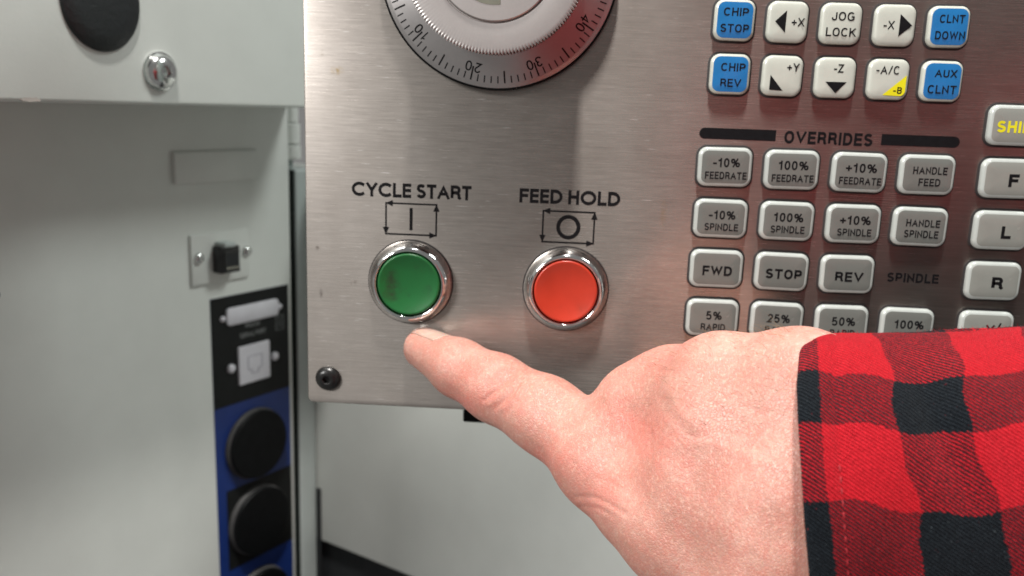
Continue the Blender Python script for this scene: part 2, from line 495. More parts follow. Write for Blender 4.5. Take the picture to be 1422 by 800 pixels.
# printed connector label
def sheet(x0, x1, z0, z1, y, th=0.25):
    return box(x0, x1, y-th, y, z0, z1)
lab = obj('connector_label', mesh_from('connector_label', *sheet(-9.1, 54.9, -260, 13.9, 0.1, 0.35)), M['label_blue'], cab)
for q_ in ((-9.1, 54.9, -58.7, 13.9), (-1.7, 54.9, -174.6, -117.0)):
    obj('black_print', mesh_from('black_print', *sheet(*q_, -0.25, .06)), M['label_black'], lab)
v, f = rr_loft(42.6, 11.3, 2.6, [(0, 0), (0, 1.3), (0.4, 1.6)])
dp = obj('connector_cover', mesh_from('connector_cover', [(a+23.7, b-0.3, c+0.3) for a, b, c in v], f, 40), M['cover_white'], cab)
for sx, sz in ((-0.2, -0.2), (46.7, -0.1)):
    v, f = lathe([(1.9, 0.3), (1.9, 1.1), (1.2, 1.7)], 18)
    obj('cover_screw', mesh_from('cover_screw', [(a+sx, b, c+sz) for a, b, c in v], f, 60), M['cover_white'], cab)
v, f = rr_loft(25.8, 25.6, 0.8, [(0, 0), (0, 1.2), (0.3, 1.5)])
rp = obj('network_cover', mesh_from('network_cover', [(a+23.6, b-0.3, c-34.1) for a, b, c in v], f, 40), M['cover_white'], cab)
v, f = join([box(18.0, 29.6, -2.0, -1.75, -29.2, -28.4), box(17.6, 18.4, -2.0, -1.75, -37.5, -28.4), box(29.2, 30.0, -2.0, -1.75, -37.5, -28.4),
             box(20.6, 27.0, -2.0, -1.75, -41.0, -40.2), box(18.4, 21.4, -2.0, -1.75, -38.3, -37.5), box(26.2, 29.2, -2.0, -1.75, -38.3, -37.5),
             box(20.6, 21.4, -2.0, -1.75, -40.2, -38.3), box(26.2, 27.0, -2.0, -1.75, -40.2, -38.3)])
obj('embossed_socket_outline', mesh_from('embossed_socket_outline', v, f), plain('emboss', (0.42, 0.42, 0.47), 0.5), rp)
for sx, sz in ((5.0, -34.0), (41.4, -33.8)):
    v, f = lathe([(2.9, 0.3), (2.9, 1.5), (1.9, 2.3)], 20)
    obj('cover_screw', mesh_from('cover_screw', [(a+sx, b, c+sz) for a, b, c in v], f, 60), M['cover_white'], cab)
v1 = place(lettering('RS232', 3.0, 12.0, 0.55), 23.6, -0.36, -7.9)
v2 = place(lettering('SERIAL PORT', 3.2, 21.5, 0.55), 24.0, -0.36, -14.2)
ic = join([box(43.2, 50.4, -0.36, -0.32, -6.9, -6.4), box(43.2, 43.7, -0.36, -0.32, -16.0, -6.9), box(49.9, 50.4, -0.36, -0.32, -16.0, -6.9),
           box(43.2, 50.4, -0.36, -0.32, -16.4, -16.0), box(44.8, 48.8, -0.36, -0.32, -11.6, -11.1), box(44.8, 48.8, -0.36, -0.32, -13.6, -13.1), box(44.8, 48.8, -0.36, -0.32, -9.4, -8.9)])
obj('label_lettering', mesh_from('label_lettering', *join([v1, v2, ic])), M['ink_soft'], lab)
# round plugs
for cx, cz in ((22.9, -90.5), (23.4, -146.2), (23.4, -207.6)):
    v, f = lathe([(24.6, 0.3), (24.6, 1.6), (23.6, 3.4), (23.0, 3.6)], 64)
    pg = obj('hole_plug', mesh_from('hole_plug', [(a+cx, b, c+cz) for a, b, c in v], f, 50), M['plug_rim'], cab)
    v, f = lathe([(23.5, 3.3), (23.5, 5.0), (22.9, 5.8), (16, 6.1), (6, 6.2)], 64)
    obj('plug_cap', mesh_from('plug_cap', [(a+cx+0.3, b, c+cz) for a, b, c in v], f, 40), M['black_plastic'], pg)

# overhanging upper box
ub = thing('upper_housing', 'pale steel box overhanging the cabinet, with round black plug and shiny bolt', 'housing', mat=MW)
obj('housing_shell', bevel_box('housing_shell', -600, 57.2, -60, -0.4, 132.6, 700, 1.8), M['paint'], ub)
v, f = lathe([(19.3, 60), (19.3, 61.0), (18.6, 61.8), (12, 62.6), (4, 62.9)], 64)
sc_ = [(a*1.0-108.9, b, c*1.18+178.6) for a, b, c in v]
k = NT('dimpled_black_plug'); k.val(Roughness=0.42); k.b.inputs['Base Color'].default_value = (0.010, 0.012, 0.013, 1)
k.bump(k.noise(420, 3, 0.6), 0.35*MM, 0.8)
obj('round_plug', mesh_from('round_plug', sc_, f, 50), k.m, ub)
hexr = lambda kk, i, n=72, k0=5: 1.0
def hex_mod(kstart, n):
    def g(kk, i):
        if kk < kstart: return 1.0
        a = (2*math.pi*i/n) % (math.pi/3) - math.pi/6
        return math.cos(math.pi/6)/math.cos(a)
    return g
v, f = lathe([(9.3, 60), (9.3, 60.8), (8.6, 60.9), (8.4, 61.4), (8.0, 62.6), (7.0, 64.0), (5.4, 65.1), (3.6, 65.7), (3.1, 65.7), (2.9, 65.4), (2.8, 62.6), (1.0, 62.5)], 72, hex_mod(7, 72))
obj('button_head_bolt', mesh_from('button_head_bolt', [(a-79.8, b, c+148.6) for a, b, c in v], f, 55), M['zinc'], ub)
# paint chip on the lower edge
v, f = join([box(-146.0, -130.5, -60.25, -59.4, 131.9, 134.2)])
rr = []
for i in range(18):
    a = 2*math.pi*i/18
    rr.append((-143.5 + 4.5*math.cos(a)*random.uniform(.8, 1.1), 133.7 + 1.1*math.sin(a)*random.uniform(.7, 1.1)))
obj('paint_speck', mesh_from('paint_speck', *poly([(-134.9+1.3*math.cos(a), 37.5+1.9*math.sin(a)) for a in np.linspace(0, 2*math.pi, 12, endpoint=False)], -0.08)), M['ink_soft'], cab)
obj('paint_chip', mesh_from('paint_chip', *poly(rr, -60.12)), plain('bare_chip', (0.40, 0.37, 0.34), 0.6), ub)

# machine door beyond the cabinet, with its hinge
dr = thing('machine_door', 'pale enamelled machine door behind the control panel, meeting a dark gap beside the cabinet', 'door', mat=MW)
obj('door_edge', bevel_box('door_edge', 66.0, 83.0, 3.0, 60, -700, 91.0, 2.4, 4), M['paint_mid'], dr)
obj('door_panel', bevel_box('door_panel', 83.2, 110, -620, 58, -187.6, 91, 0.8), M['paint'], dr)
obj('kick_plate', bevel_box('kick_plate', 88.0, 112, -620, 58, -900, -187.9, 0), M['black_matte'], dr)
obj('slit_shade_strip', bevel_box('slit_shade_strip', 82.0, 83.1, -0.8, 2.9, -700, -146, 0.0), M['black_matte'], dr)  # black strip standing in for the shade of a narrow corner slit
hg = thing('door_hinge', 'pale barrel hinge in the gap beside the cabinet, under the upper box', 'hinge', mat=MW)
for z0, z1, r in ((122, 134, 5.2), (107.5, 121.6, 6.2), (97.5, 107.1, 6.6)):
    V_, F_ = [], []
    n = 28
    prof = [(r*0.8, z0), (r, z0+0.7), (r, z1-0.7), (r*0.8, z1)]
    for q, z in prof:
        for i in range(n):
            a = 2*math.pi*i/n; V_.append((66.5+q*math.cos(a), 7.0+q*math.sin(a), z))
    for kx in range(3):
        for i in range(n):
            j = (i+1) % n; F_.append((kx*n+i, kx*n+j, (kx+1)*n+j, (kx+1)*n+i))
    F_.append(tuple(reversed(range(n)))); F_.append(tuple(3*n+i for i in range(n)))
    obj('hinge_knuckle', mesh_from('hinge_knuckle', V_, F_, 50), M['paint'], hg)
obj('gap_shade_strip', bevel_box('gap_shade_strip', 64.6, 65.9, 3.4, 29, -700, 90.0, 0), M['gap_dark'], dr)  # dark strip on the door side, painting in the shade of the gap
obj('gap_back', bevel_box('gap_back', 58.6, 82.0, 22, 30, -900, 700, 0), M['paint_dark'], dr)  # shade of the gap put into a darker colour on its back

# ================================================================== control panel (world x right, z up, -y towards the viewer)
cp = thing('control_panel', 'brushed stainless machine control panel with dial, green and red push buttons and rows of keys', 'control panel')
XL, XR_, ZB, ZT = -159.74, 178.0, -155.16, 118.0
v, f = rr_loft(XR_-XL, ZT-ZB, 2.3, [(0.0, -2.4), (0.0, -0.35), (0.12, -0.10), (0.35, 0.0)], close_bot=True)
v = [(a+(XL+XR_)/2, b, c+(ZT+ZB)/2) for a, b, c in v]
fp = obj('face_plate', mesh_from('face_plate', v, f, 30), M['steel'], cp)
obj('rear_housing', bevel_box('rear_housing', XL+7, XR_-7, 2.5, 70, ZB+7, ZT-7, 3), M['paint_mid'], cp)
def onp(px, py, y):
    d = at(px, py, 1.0)-CAM
    return CAM + d*((y-CAM[1])/d[1])
a_ = onp(645, 580, 45)
obj('rear_latch', bevel_box('rear_latch', a_[0], a_[0]+26, 38, 58, onp(645, 579, 45)[2], ZB+7.5, 0.8), M['black_plastic'], cp)

# --- screw in the corner
v, f = lathe([(5.1, 0), (5.1, 0.5), (4.8, 1.2), (4.2, 2.0), (3.2, 2.6), (2.0, 2.85), (1.75, 2.8), (1.6, 2.6), (1.55, 0.9), (0.5, 0.85)], 60, hex_mod(6, 60))
obj('button_head_screw', mesh_from('button_head_screw', [(a-151.4, b, c-144.6) for a, b, c in v], f, 60), M['black_screw'], cp)

# --- push buttons
def push_button(cx, cz, mat, label, cap_label):
    v, f = lathe([(16.55, 0.0), (16.6, 0.7), (16.35, 1.6), (15.95, 2.6), (15.3, 3.9), (14.5, 5.0), (13.9, 5.55), (13.45, 5.75), (13.1, 5.7), (12.9, 5.4), (12.75, 4.4), (12.7, 2.2)], 96, close=False)
    b = obj('push_button', mesh_from('push_button', [(a+cx, y, c+cz) for a, y, c in v], f, 70), M['chrome'], cp, label)
    v, f = lathe([(12.72, 1.8), (10.0, 1.8)], 64)
    obj('button_gap', mesh_from('button_gap', [(a+cx, y, c+cz) for a, y, c in v], f), M['gasket'], b)
    v, f = lathe([(12.3, 1.9), (12.3, 4.8), (12.2, 5.35), (11.95, 5.7), (11.6, 5.75), (11.1, 5.62), (10, 5.3), (8, 4.9), (5.5, 4.55), (3, 4.38), (1, 4.32)], 96)
    obj('button_cap', mesh_from('button_cap', [(a+cx, y, c+cz) for a, y, c in v], f, 75), mat, b, cap_label)
    v, f = lathe([(17.0, 0.0), (17.0, 0.12), (16.5, 0.12)], 96, close=False)
    obj('bezel_seal', mesh_from('bezel_seal', [(a+cx, y, c+cz) for a, y, c in v], f), M['gasket'], b)
push_button(-117.86, -102.9, M['green'], 'chrome ringed green push button under CYCLE START', 'green button face')
push_button(-56.5, -102.9, M['red'], 'chrome ringed orange red push button under FEED HOLD', 'orange red button face')

# --- printed legends on the plate
IY = -0.04
obj('cycle_start_lettering', mesh_from('cycle_start_lettering', *place(lettering('CYCLE START', 5.6, 46.8, 1.04, 0.09, geo=True), -118.0, IY, -66.9)), M['ink'], cp)
obj('feed_hold_lettering', mesh_from('feed_hold_lettering', *place(lettering('FEED HOLD', 5.5, 38.7, 1.04, 0.11, geo=True), -56.6, IY, -66.9)), M['ink'], cp)
def cycle_symbol(cx, cz, inner):
    w, h, t = 9.9, 6.05, 0.33
    P = []
    P.append(box(cx-w, cx+w, IY, 0.0, cz+h-t, cz+h+t))
    P.append(box(cx-w, cx+w, IY, 0.0, cz-h-t, cz-h+t))
    P.append(box(cx-w-t, cx-w+t, IY-.004, 0.0, cz-h-t, cz+h+t))
    P.append(box(cx+w-t, cx+w+t, IY-.004, 0.0, cz-h-t, cz+h+t))
    A, B = 3.0, 1.25
    y = IY-.010
    P.append(poly([(cx-w-t, cz+h), (cx-w-t+A, cz+h-B), (cx-w-t+A, cz+h+B)], y))
    P.append(poly([(cx+w+t, cz-h), (cx+w+t-A, cz-h+B), (cx+w+t-A, cz-h-B)], y))
    P.append(poly([(cx+w, cz+h+t), (cx+w-B, cz+h+t-A), (cx+w+B, cz+h+t-A)], y-.004))
    P.append(poly([(cx-w, cz-h-t), (cx-w+B, cz-h-t+A), (cx-w-B, cz-h-t+A)], y-.004))
    if inner == 'I':
        P.append(box(cx-0.6, cx+0.6, IY, 0.0, cz-4.3, cz+4.5))
    else:
        Lf, Rt = ribbon(arc(cx, cz, 3.95, 4.05, 0, 360, 40, 2.0)[:-1], True, 1.5)
        V_ = []; 
        for a, b in zip(Lf, Rt): V_ += [(a[0], IY, a[1]), (b[0], IY, b[1])]
        n = len(Lf)
        P.append((V_, [(2*i, 2*i+1, 2*((i+1) % n)+1, 2*((i+1) % n)) for i in range(n)]))
    return join(P)
obj('cycle_start_symbol', mesh_from('cycle_start_symbol', *cycle_symbol(-118.0, -78.0, 'I')), M['ink'], cp)
obj('feed_hold_symbol', mesh_from('feed_hold_symbol', *cycle_symbol(-56.6, -78.5, 'O')), M['ink'], cp)

def bar(x0, x1, cz, h, left):
    r = h/2; pts = []
    if left:
        pts = [(x1, cz+r), (x1, cz-r)] + [(x0+r-r*math.sin(a), cz-r*math.cos(a)) for a in np.linspace(0, math.pi, 14)]
    else:
        pts = [(x0, cz-r), (x0, cz+r)] + [(x1-r+r*math.sin(a), cz+r*math.cos(a)) for a in np.linspace(0, math.pi, 14)]
    return poly(list(reversed(pts)), IY)
obj('header_bar', mesh_from('header_bar', *bar(-9.2, 19.2, -40.75, 4.1, True)), M['ink'], cp)
obj('header_bar', mesh_from('header_bar', *bar(58.0, 86.5, -40.75, 4.1, False)), M['ink'], cp)
obj('overrides_lettering', mesh_from('overrides_lettering', *place(lettering('OVERRIDES', 4.7, 32.4, 0.88), 38.6, IY, -41.1)), M['ink'], cp)
obj('spindle_lettering', mesh_from('spindle_lettering', *place(lettering('SPINDLE', 3.65, 19.3, 0.68), 76.0, IY, -92.5)), M['ink'], cp)

# --- keys
def key(cx, cz, w, h, body_m, face, label, legends, extra=(), tall=0.0, inset=1.25):
    rc = 3.3
    y0 = 0.0
    v, f = rr_loft(w, h, rc, [(0, y0), (0, 1.5+tall), (0.16, 1.95+tall), (0.50, 2.30+tall), (0.95, 2.50+tall), (1.5, 2.62+tall), (3.2, 2.80+tall), (5.2, 2.86+tall)])
    k = obj('key', mesh_from('key', v, f, 60), body_m, cp, label)
    k.location = (cx*MM, 0, cz*MM)
    k.rotation_euler = (0, math.radians(random.uniform(-0.7, 0.7)), 0)
    k.location.x += random.uniform(-.08, .08)*MM; k.location.z += random.uniform(-.08, .08)*MM
    v, f = rr_loft(w+1.6, h+1.6, rc+0.75, [(0, 0), (0, 0.22), (0.15, 0.30)])
    obj('key_gasket', mesh_from('key_gasket', v, f, 30), M['gasket'], k)
    if face is not None:
        v, f = rr_loft(w, h, rc, [(inset-0.02, 2.50+tall), (inset, 2.61+tall), (1.9, 2.72+tall), (3.2, 2.84+tall), (5.2, 2.90+tall)])
        obj('face_print', mesh_from('face_print', v, f, 60), face, k)
    P = []
    yt = -(2.94+tall)
    for body, x, z, cap, wd, th in legends:
        P.append(place(lettering(body, cap, wd, th), x, yt, z))
    for e in extra:
        P.append(poly(e, yt))
    return k, P, yt
def legend(k, P, m=None):
    obj('key_legend', mesh_from('key_legend', *join(P)), m or M['ink'], k)

JX = [0, 19.05, 38.1, 57.15, 76.2]
W1 = 14.5
def jog(col, row, face, label, legends, tris=()):
    k, P, yt = key(JX[col], -19.04*row, W1, W1, M['key_white'], face, label, legends, tris, inset=0.95)
    legend(k, P)
    return k, yt
TH1 = 0.42
jog(0, 0, M['key_blue'], 'square key with blue face marked CHIP STOP', [('CHIP', 0.2, 2.8, 2.9, 8.9, TH1), ('STOP', 0.1, -2.9, 2.9, 10.2, TH1)])
jog(1, 0, None, 'square ivory key with a left pointing triangle and +X', [('+X', 3.5, 0.0, 3.1, 4.5, TH1)], [[(-4.7, 0), (-0.8, -3.9), (-0.8, 3.9)]])
jog(2, 0, None, 'square ivory key marked JOG LOCK', [('JOG', 0.3, 2.5, 3.1, 8.0, TH1), ('LOCK', 0.0, -3.0, 3.1, 10.6, TH1)])
jog(3, 0, None, 'square ivory key with a right pointing triangle and -X', [('-X', -2.4, 0.0, 3.1, 3.8, TH1)], [[(1.3, 3.9), (1.3, -3.9), (5.8, 0)]])
jog(4, 0, M['key_blue'], 'square key with blue face marked CLNT DOWN', [('CLNT', 0.6, 2.7, 2.9, 8.8, TH1), ('DOWN', 0.4, -3.0, 2.9, 10.4, TH1)])
jog(0, 1, M['key_blue'], 'square key with blue face marked CHIP REV', [('CHIP', 0.8, 2.5, 2.9, 8.8, TH1), ('REV', 0.3, -3.1, 2.9, 7.5, TH1)])
jog(1, 1, None, 'square ivory key with a corner triangle and +Y', [('+Y', 3.4, 3.2, 3.0, 4.3, TH1)], [[(-4.5, 0.2), (-4.5, -5.1), (0.4, -5.3)]])
jog(2, 1, None, 'square ivory key with a down pointing triangle and -Z', [('-Z', 0.7, 3.3, 3.0, 3.4, TH1)], [[(-3.7, -1.5), (0.2, -5.5), (4.0, -1.5)]])
k, P, yt = key(JX[3], -19.04, W1, W1, M['key_white'], None, 'square ivory key marked -A/C with a yellow corner marked -B', [('-A/C', -0.8, 3.3, 3.1, 8.3, TH1), ('-B', 3.4, -3.8, 2.4, 3.1, 0.36)])
P[1] = ([(a, b-0.03, c) for a, b, c in P[1][0]], P[1][1])
legend(k, P)
yc = [(6.1, 1.6), (-1.9, -5.6), (4.2, -5.8)] + [(4.2+1.9*math.sin(a), -3.9-1.9*math.cos(a)) for a in np.linspace(0.2, math.pi/2, 6)]
obj('yellow_corner', mesh_from('yellow_corner', *poly(yc, yt+0.012)), M['yellow_ink'], k)
jog(4, 1, M['key_blue'], 'square key with blue face marked AUX CLNT', [('AUX', 0.8, 2.8, 2.9, 7.8, TH1), ('CLNT', 0.1, -2.9, 3.0, 10.2, TH1)])

OX = [1.07+24.775*i for i in range(4)]
OZ = [-53.02, -72.47, -91.9, -111.35]
W2, H2 = 20.0, 14.6
def okey(x, z, face, label, legends, m=None, th=None):
    k, P, yt = key(x, z, W2, H2, M['key_rim'], face, label, legends)
    legend(k, P, m)
    return k
G = M['key_grey']
for i, (a, wa) in enumerate((('-10%', 10.0), ('100%', 11.0), ('+10%', 11.4))):
    okey(OX[i], OZ[0], G, 'grey key marked %s FEEDRATE' % a, [(a, 0.3, 1.7, 3.4, wa, 0.52), ('FEEDRATE', 0.3, -3.1, 2.75, 15.4, 0.42)])
    okey(OX[i], OZ[1], G, 'grey key marked %s SPINDLE' % a, [(a, 0.3, 1.5, 3.4, wa, 0.52), ('SPINDLE', 0.3, -3.1, 2.75, 12.6, 0.42)])
okey(OX[3], OZ[0], G, 'grey key marked HANDLE FEED', [('HANDLE', 0.6, 1.6, 2.8, 12.4, 0.44), ('FEED', 0.8, -2.7, 2.8, 7.9, 0.44)])
okey(OX[3], OZ[1], G, 'grey key marked HANDLE SPINDLE', [('HANDLE', 0.6, 1.5, 2.8, 12.4, 0.44), ('SPINDLE', 0.4, -2.6, 2.8, 12.6, 0.44)])
okey(OX[0], OZ[2], G, 'grey key marked FWD', [('FWD', 0.2, -0.6, 3.8, 11.2, 0.70)])
okey(OX[1], OZ[2], G, 'grey key marked STOP', [('STOP', 0.6, -0.7, 3.8, 13.6, 0.70)])
okey(OX[2], OZ[2], G, 'grey key marked REV', [('REV', 0.5, -0.8, 3.8, 10.5, 0.70)])
for i, (a, wa) in enumerate((('5%', 6.0), ('25%', 8.6), ('50%', 8.8), ('100%', 11.0))):
    okey(OX[i], OZ[3], G, 'grey key marked %s RAPID' % a, [(a, 0.4, 1.2, 3.4, wa, 0.52), ('RAPID', 0.3, -3.4, 2.75, 9.4, 0.42)])
GL = M['key_lightgrey']
RXc = 105.15
okey(RXc, -34.0, GL, 'light grey key with yellow SHIFT lettering', [('SHIFT', 0.6, -0.5, 4.2, 15.8, 0.78)], M['yellow_ink'])
okey(RXc, -53.3, GL, 'light grey key marked F', [('F', 1.4, -0.6, 4.7, 3.6, 0.95)])
okey(RXc, -72.6, GL, 'light grey key marked L', [('L', 1.4, -0.6, 4.7, 3.5, 0.95)])
okey(RXc, -91.9, GL, 'light grey key marked R', [('R', 1.1, -0.6, 4.7, 4.2, 0.95)])
okey(RXc, -111.2, GL, 'light grey key with a slash sign', [('/', 3.9, 0.9, 4.7, 2.0, 0.70), ('X', 1.0, 0.3, 4.2, 3.2, 0.7)])

# --- jog dial
DX, DZ = -86.2, 15.9
def dl(v): return [(a+DX, b, c+DZ) for a, b, c in v]
v, f = lathe([(43.7, 0.0), (43.75, 0.6), (43.75, 3.7), (43.45, 4.1), (43.0, 4.15)], 180, close=False)
dd = obj('jog_dial', mesh_from('jog_dial', dl(v), f, 50), M['black_plastic'], cp, 'round jog dial graduated from 0 to 100')
v, f = lathe([(43.1, 3.9), (42.9, 4.25), (41.7, 4.72), (41.5, 4.80), (41.3, 4.86), (30.0, 7.86)], 180, close=False)
obj('scale_ring', mesh_from('scale_ring', dl(v), f, 12), M['dial'], dd)
ticks = []
nums = []
for n in range(100):
    ang = math.radians((n-25)*3.6 + 4.9)
    ur = np.array([math.sin(ang), -math.cos(ang)])         # outward
    ut = np.array([-math.cos(ang), -math.sin(ang)])        # reading direction with tops outward
    r1 = 41.2; r0 = r1 - (5.0 if n % 10 == 0 else 4.4 if n % 5 == 0 else 2.5)
    tw = 0.30 if n % 5 == 0 else 0.23
    pts = [ur*r0-ut*tw, ur*r1-ut*tw, ur*r1+ut*tw, ur*r0+ut*tw]
    ticks.append(([(q_[0], -(4.92+(41.3-r_)*0.2655), q_[1]) for q_, r_ in zip(pts, (r0, r1, r1, r0))], [(0, 1, 2, 3)]))
    if n % 10 == 0:
        for dg, off in ((str(n)[:-1] or '', -1.75), (str(n)[-1], 1.75)):
            if not dg or (n == 0): dg = '0' if off > 0 else ''
            if not dg: continue
            V_, F_ = lettering(dg, 3.6, 2.4 if dg != '1' else 1.35, 0.42)
            V2 = []
            for a, b, c in V_:
                q = ur*(36.5+c) + ut*(a+off)
                V2.append((q[0], -(4.94+(41.3-36.5-c)*0.2655)+b, q[1]))
            nums.append((V2, F_))
for nm, P in (('graduation_marks', ticks), ('dial_numerals', nums)):
    V_, F_ = join(P)
    obj(nm, mesh_from(nm, dl(V_), F_), M['ink'], dd)
# knob with a toothed edge
NT_ = 168
def teeth(kk, i):
    if 1 <= kk <= 4: return 1.0 + (0.034 if i % 4 in (0,) else (0.017 if i % 4 in (1, 3) else 0.0))
    return 1.0
v, f = lathe([(30.4, 22.3), (30.8, 22.9), (31.1, 23.3), (31.1, 23.65), (30.7, 23.8), (30.0, 23.85), (22.0, 23.8), (21.55, 23.75), (21.4, 23.2), (21.15, 23.2), (20.9, 24.3), (20.5, 24.6), (8, 24.7)], NT_*4, teeth, close=True)
obj('toothed_knob', mesh_from('toothed_knob', dl(v), f, 35), M['satin'], dd)
v, f = lathe([(31.0, 4.8), (31.0, 9.0), (31.0, 22.0), (31.2, 22.7)], NT_*4, lambda kk, i: 1.0+(0.016 if i % 4 == 0 else 0.0), close=False)
obj('knob_side', mesh_from('knob_side', dl(v), f, 20), plain('knob_side_shade_metal', (0.16, 0.12, 0.115), 0.45, 0.6), dd)  # dark reflections on the side wall put into a darker, browner colour
pts = [(2.4, -15.3)] + [(15.4*math.sin(a), -15.4*math.cos(a)) for a in np.linspace(0.0, -math.pi/2, 22)] + [(-6, 0), (2.4, -2)]
pts = [(a, b) for a, b in pts]
obj('hub_inlay', mesh_from('hub_inlay', dl(poly(pts, -24.76)[0]), poly(pts, -24.76)[1]), M['olive'], dd)
#__HAND__
# ================================================================== the operator's right hand and sleeve
def skin_mat():
    k = NT('skin')
    k.val(Roughness=0.46, Subsurface_Weight=0.35, Subsurface_Scale=0.0035)
    k.b.inputs['Subsurface Radius'].default_value = (1.0, 0.32, 0.18)
    k.b.inputs['Specular IOR Level'].default_value = 0.42
    at_ = k.n('ShaderNodeAttribute', attribute_name='flush')
    fl = at_.outputs['Fac']
    f1 = k.noise(60, 4, 0.6); f2 = k.noise(260, 4, 0.65); f3 = k.noise(900, 3, 0.6)
    c = k.mix(k.ramp(f1, 0.35, 0.65), (0.40, 0.187, 0.143), (0.505, 0.272, 0.218))
    c = k.mix(k.math('MULTIPLY', k.ramp(f2, 0.42, 0.60), 0.6, clamp=True), c, (0.48, 0.19, 0.150))
    c = k.mix(k.math('MULTIPLY', k.ramp(f3, 0.52, 0.70), 0.4, clamp=True), c, (0.70, 0.45, 0.36))
    c = k.mix(k.math('MULTIPLY', fl, k.math('MULTIPLY_ADD', f2, 0.8, 0.4), clamp=True), c, (0.60, 0.15, 0.12))
    k.l(c, k.b.inputs['Base Color'])
    k.l(k.math('MULTIPLY_ADD', k.ramp(f2, 0.3, 0.7), -0.14, 0.48), k.b.inputs['Roughness'])
    tc = k.n('ShaderNodeTexCoord')
    warp = k.n('ShaderNodeTexNoise'); warp.inputs['Scale'].default_value = 300; k.l(tc.outputs['Object'], warp.inputs['Vector'])
    wv = k.n('ShaderNodeVectorMath', operation='MULTIPLY_ADD'); wv.inputs[1].default_value = (0.0012,)*3
    k.l(warp.outputs['Color'], wv.inputs[0]); k.l(tc.outputs['Object'], wv.inputs[2])
    vo = k.n('ShaderNodeTexVoronoi', feature='DISTANCE_TO_EDGE'); vo.inputs['Scale'].default_value = 1050
    k.l(wv.outputs[0], vo.inputs['Vector'])
    e = k.ramp(vo.outputs['Distance'], 0.0, 0.16)
    b = k.bump(e, 0.075*MM, 0.85)
    mp = k.n('ShaderNodeMapping'); mp.inputs['Rotation'].default_value = (0, math.radians(38), 0); mp.inputs['Scale'].default_value = (1500, 500, 330)
    k.l(tc.outputs['Object'], mp.inputs[0])
    nz = k.n('ShaderNodeTexNoise'); nz.inputs['Scale'].default_value = 1.0; nz.inputs['Detail'].default_value = 3
    k.l(mp.outputs[0], nz.inputs['Vector'])
    b = k.bump(nz.outputs['Fac'], 0.14*MM, 0.8, b)
    k.bump(k.noise(330, 4, 0.6), 0.22*MM, 0.5, b)
    return k.m

TH0 = dict(T0=(589,484,349,8.3), T1=(637,511,337,10.8), T2=(689,539,325,12.3), T3=(757,576,310,13.1), T4=(845,638,294,15.5),
           T5=(948,735,271,16.5), T6=(1080,850,254,20),
           I0=(932,556,287,15.0), X0=(880,562,292,10.6), T45=(896,688,282,17.0), N1=(1008,596,264,15.5), N2=(1110,620,250,18), N3=(985,700,270,20), N4=(1090,765,254,25), D1=(1003,540,268,16.4), W1=(1110,548,254,17.2), W2=(1300,600,246,17),
           M0=(895,610,293,12.5), M1=(930,650,287,16), M2=(1000,655,268,20), M3=(1110,690,254,25), W3=(1300,730,244,24),
           I1=(902,606,326,8.4), I2=(948,652,335,7.8), I3=(990,655,312,7.2),
           K0=(968,555,304,13), K1=(945,596,340,8.3), K2=(1002,642,347,7.8), K3=(1030,650,322,7.2),
           R0=(1012,556,318,12), R1=(1000,592,348,7.8), R2=(1055,640,350,7.3), R3=(1078,650,325,6.9),
           L0=(1052,570,325,10.5), L1=(1052,600,350,6.8), L2=(1096,636,346,6.3), L3=(1110,640,324,6.0),
           P0=(1030,610,292,18), P1=(1110,640,272,21))
ND = {k_: (at(*v_[:3]), v_[3]) for k_, v_ in TH0.items()}
CH = [('T0', 'T1', 2), ('T1', 'T2', 4), ('T2', 'T3', 4), ('T3', 'T4', 5), ('T4', 'T45', 6), ('T45', 'T5', 6), ('T5', 'T6', 6),
      ('I0', 'D1', 6), ('D1', 'W1', 6), ('W1', 'W2', 6), ('M0', 'I0', 7), ('M0', 'M1', 7), ('M1', 'M2', 8), ('M2', 'M3', 8), ('M3', 'W3', 8), ('T4', 'M0', 6), ('T4', 'X0', 8), ('X0', 'I0', 9), ('N1', 'N2', 12), ('N3', 'N4', 12), ('N1', 'M1', 12), ('N3', 'T5', 10),
      ('P0', 'P1', 8), ('K0', 'P0', 6), ('R0', 'P0', 6), ('L0', 'P1', 6), ('I0', 'K0', 4), ('K0', 'R0', 4), ('R0', 'L0', 4), ('P1', 'W1', 8), ('T6', 'M3', 10),
      ('I0', 'I1', 3), ('I1', 'I2', 1), ('I2', 'I3', 1), ('K0', 'K1', 2), ('K1', 'K2', 1), ('K2', 'K3', 1),
      ('R0', 'R1', 2), ('R1', 'R2', 1), ('R2', 'R3', 1), ('L0', 'L1', 2), ('L1', 'L2', 1), ('L2', 'L3', 1)]
def smin(a, b, kk):
    h = np.maximum(kk-np.abs(a-b), 0.0)/kk
    return np.minimum(a, b) - h*h*kk*0.25
def sdf(P):
    out = None
    for a, b, kk in CH:
        (A, ra), (B, rb) = ND[a], ND[b]
        ab = (B-A).astype(np.float32); L2 = float(ab@ab)
        pa = P - A.astype(np.float32)
        t = np.clip((pa@ab)/L2, 0, 1)
        d = np.sqrt(((pa - t[..., None]*ab)**2).sum(-1)) - (ra + t*(rb-ra))
        out = d if out is None else smin(out, d, kk)
    return out.astype(np.float32)

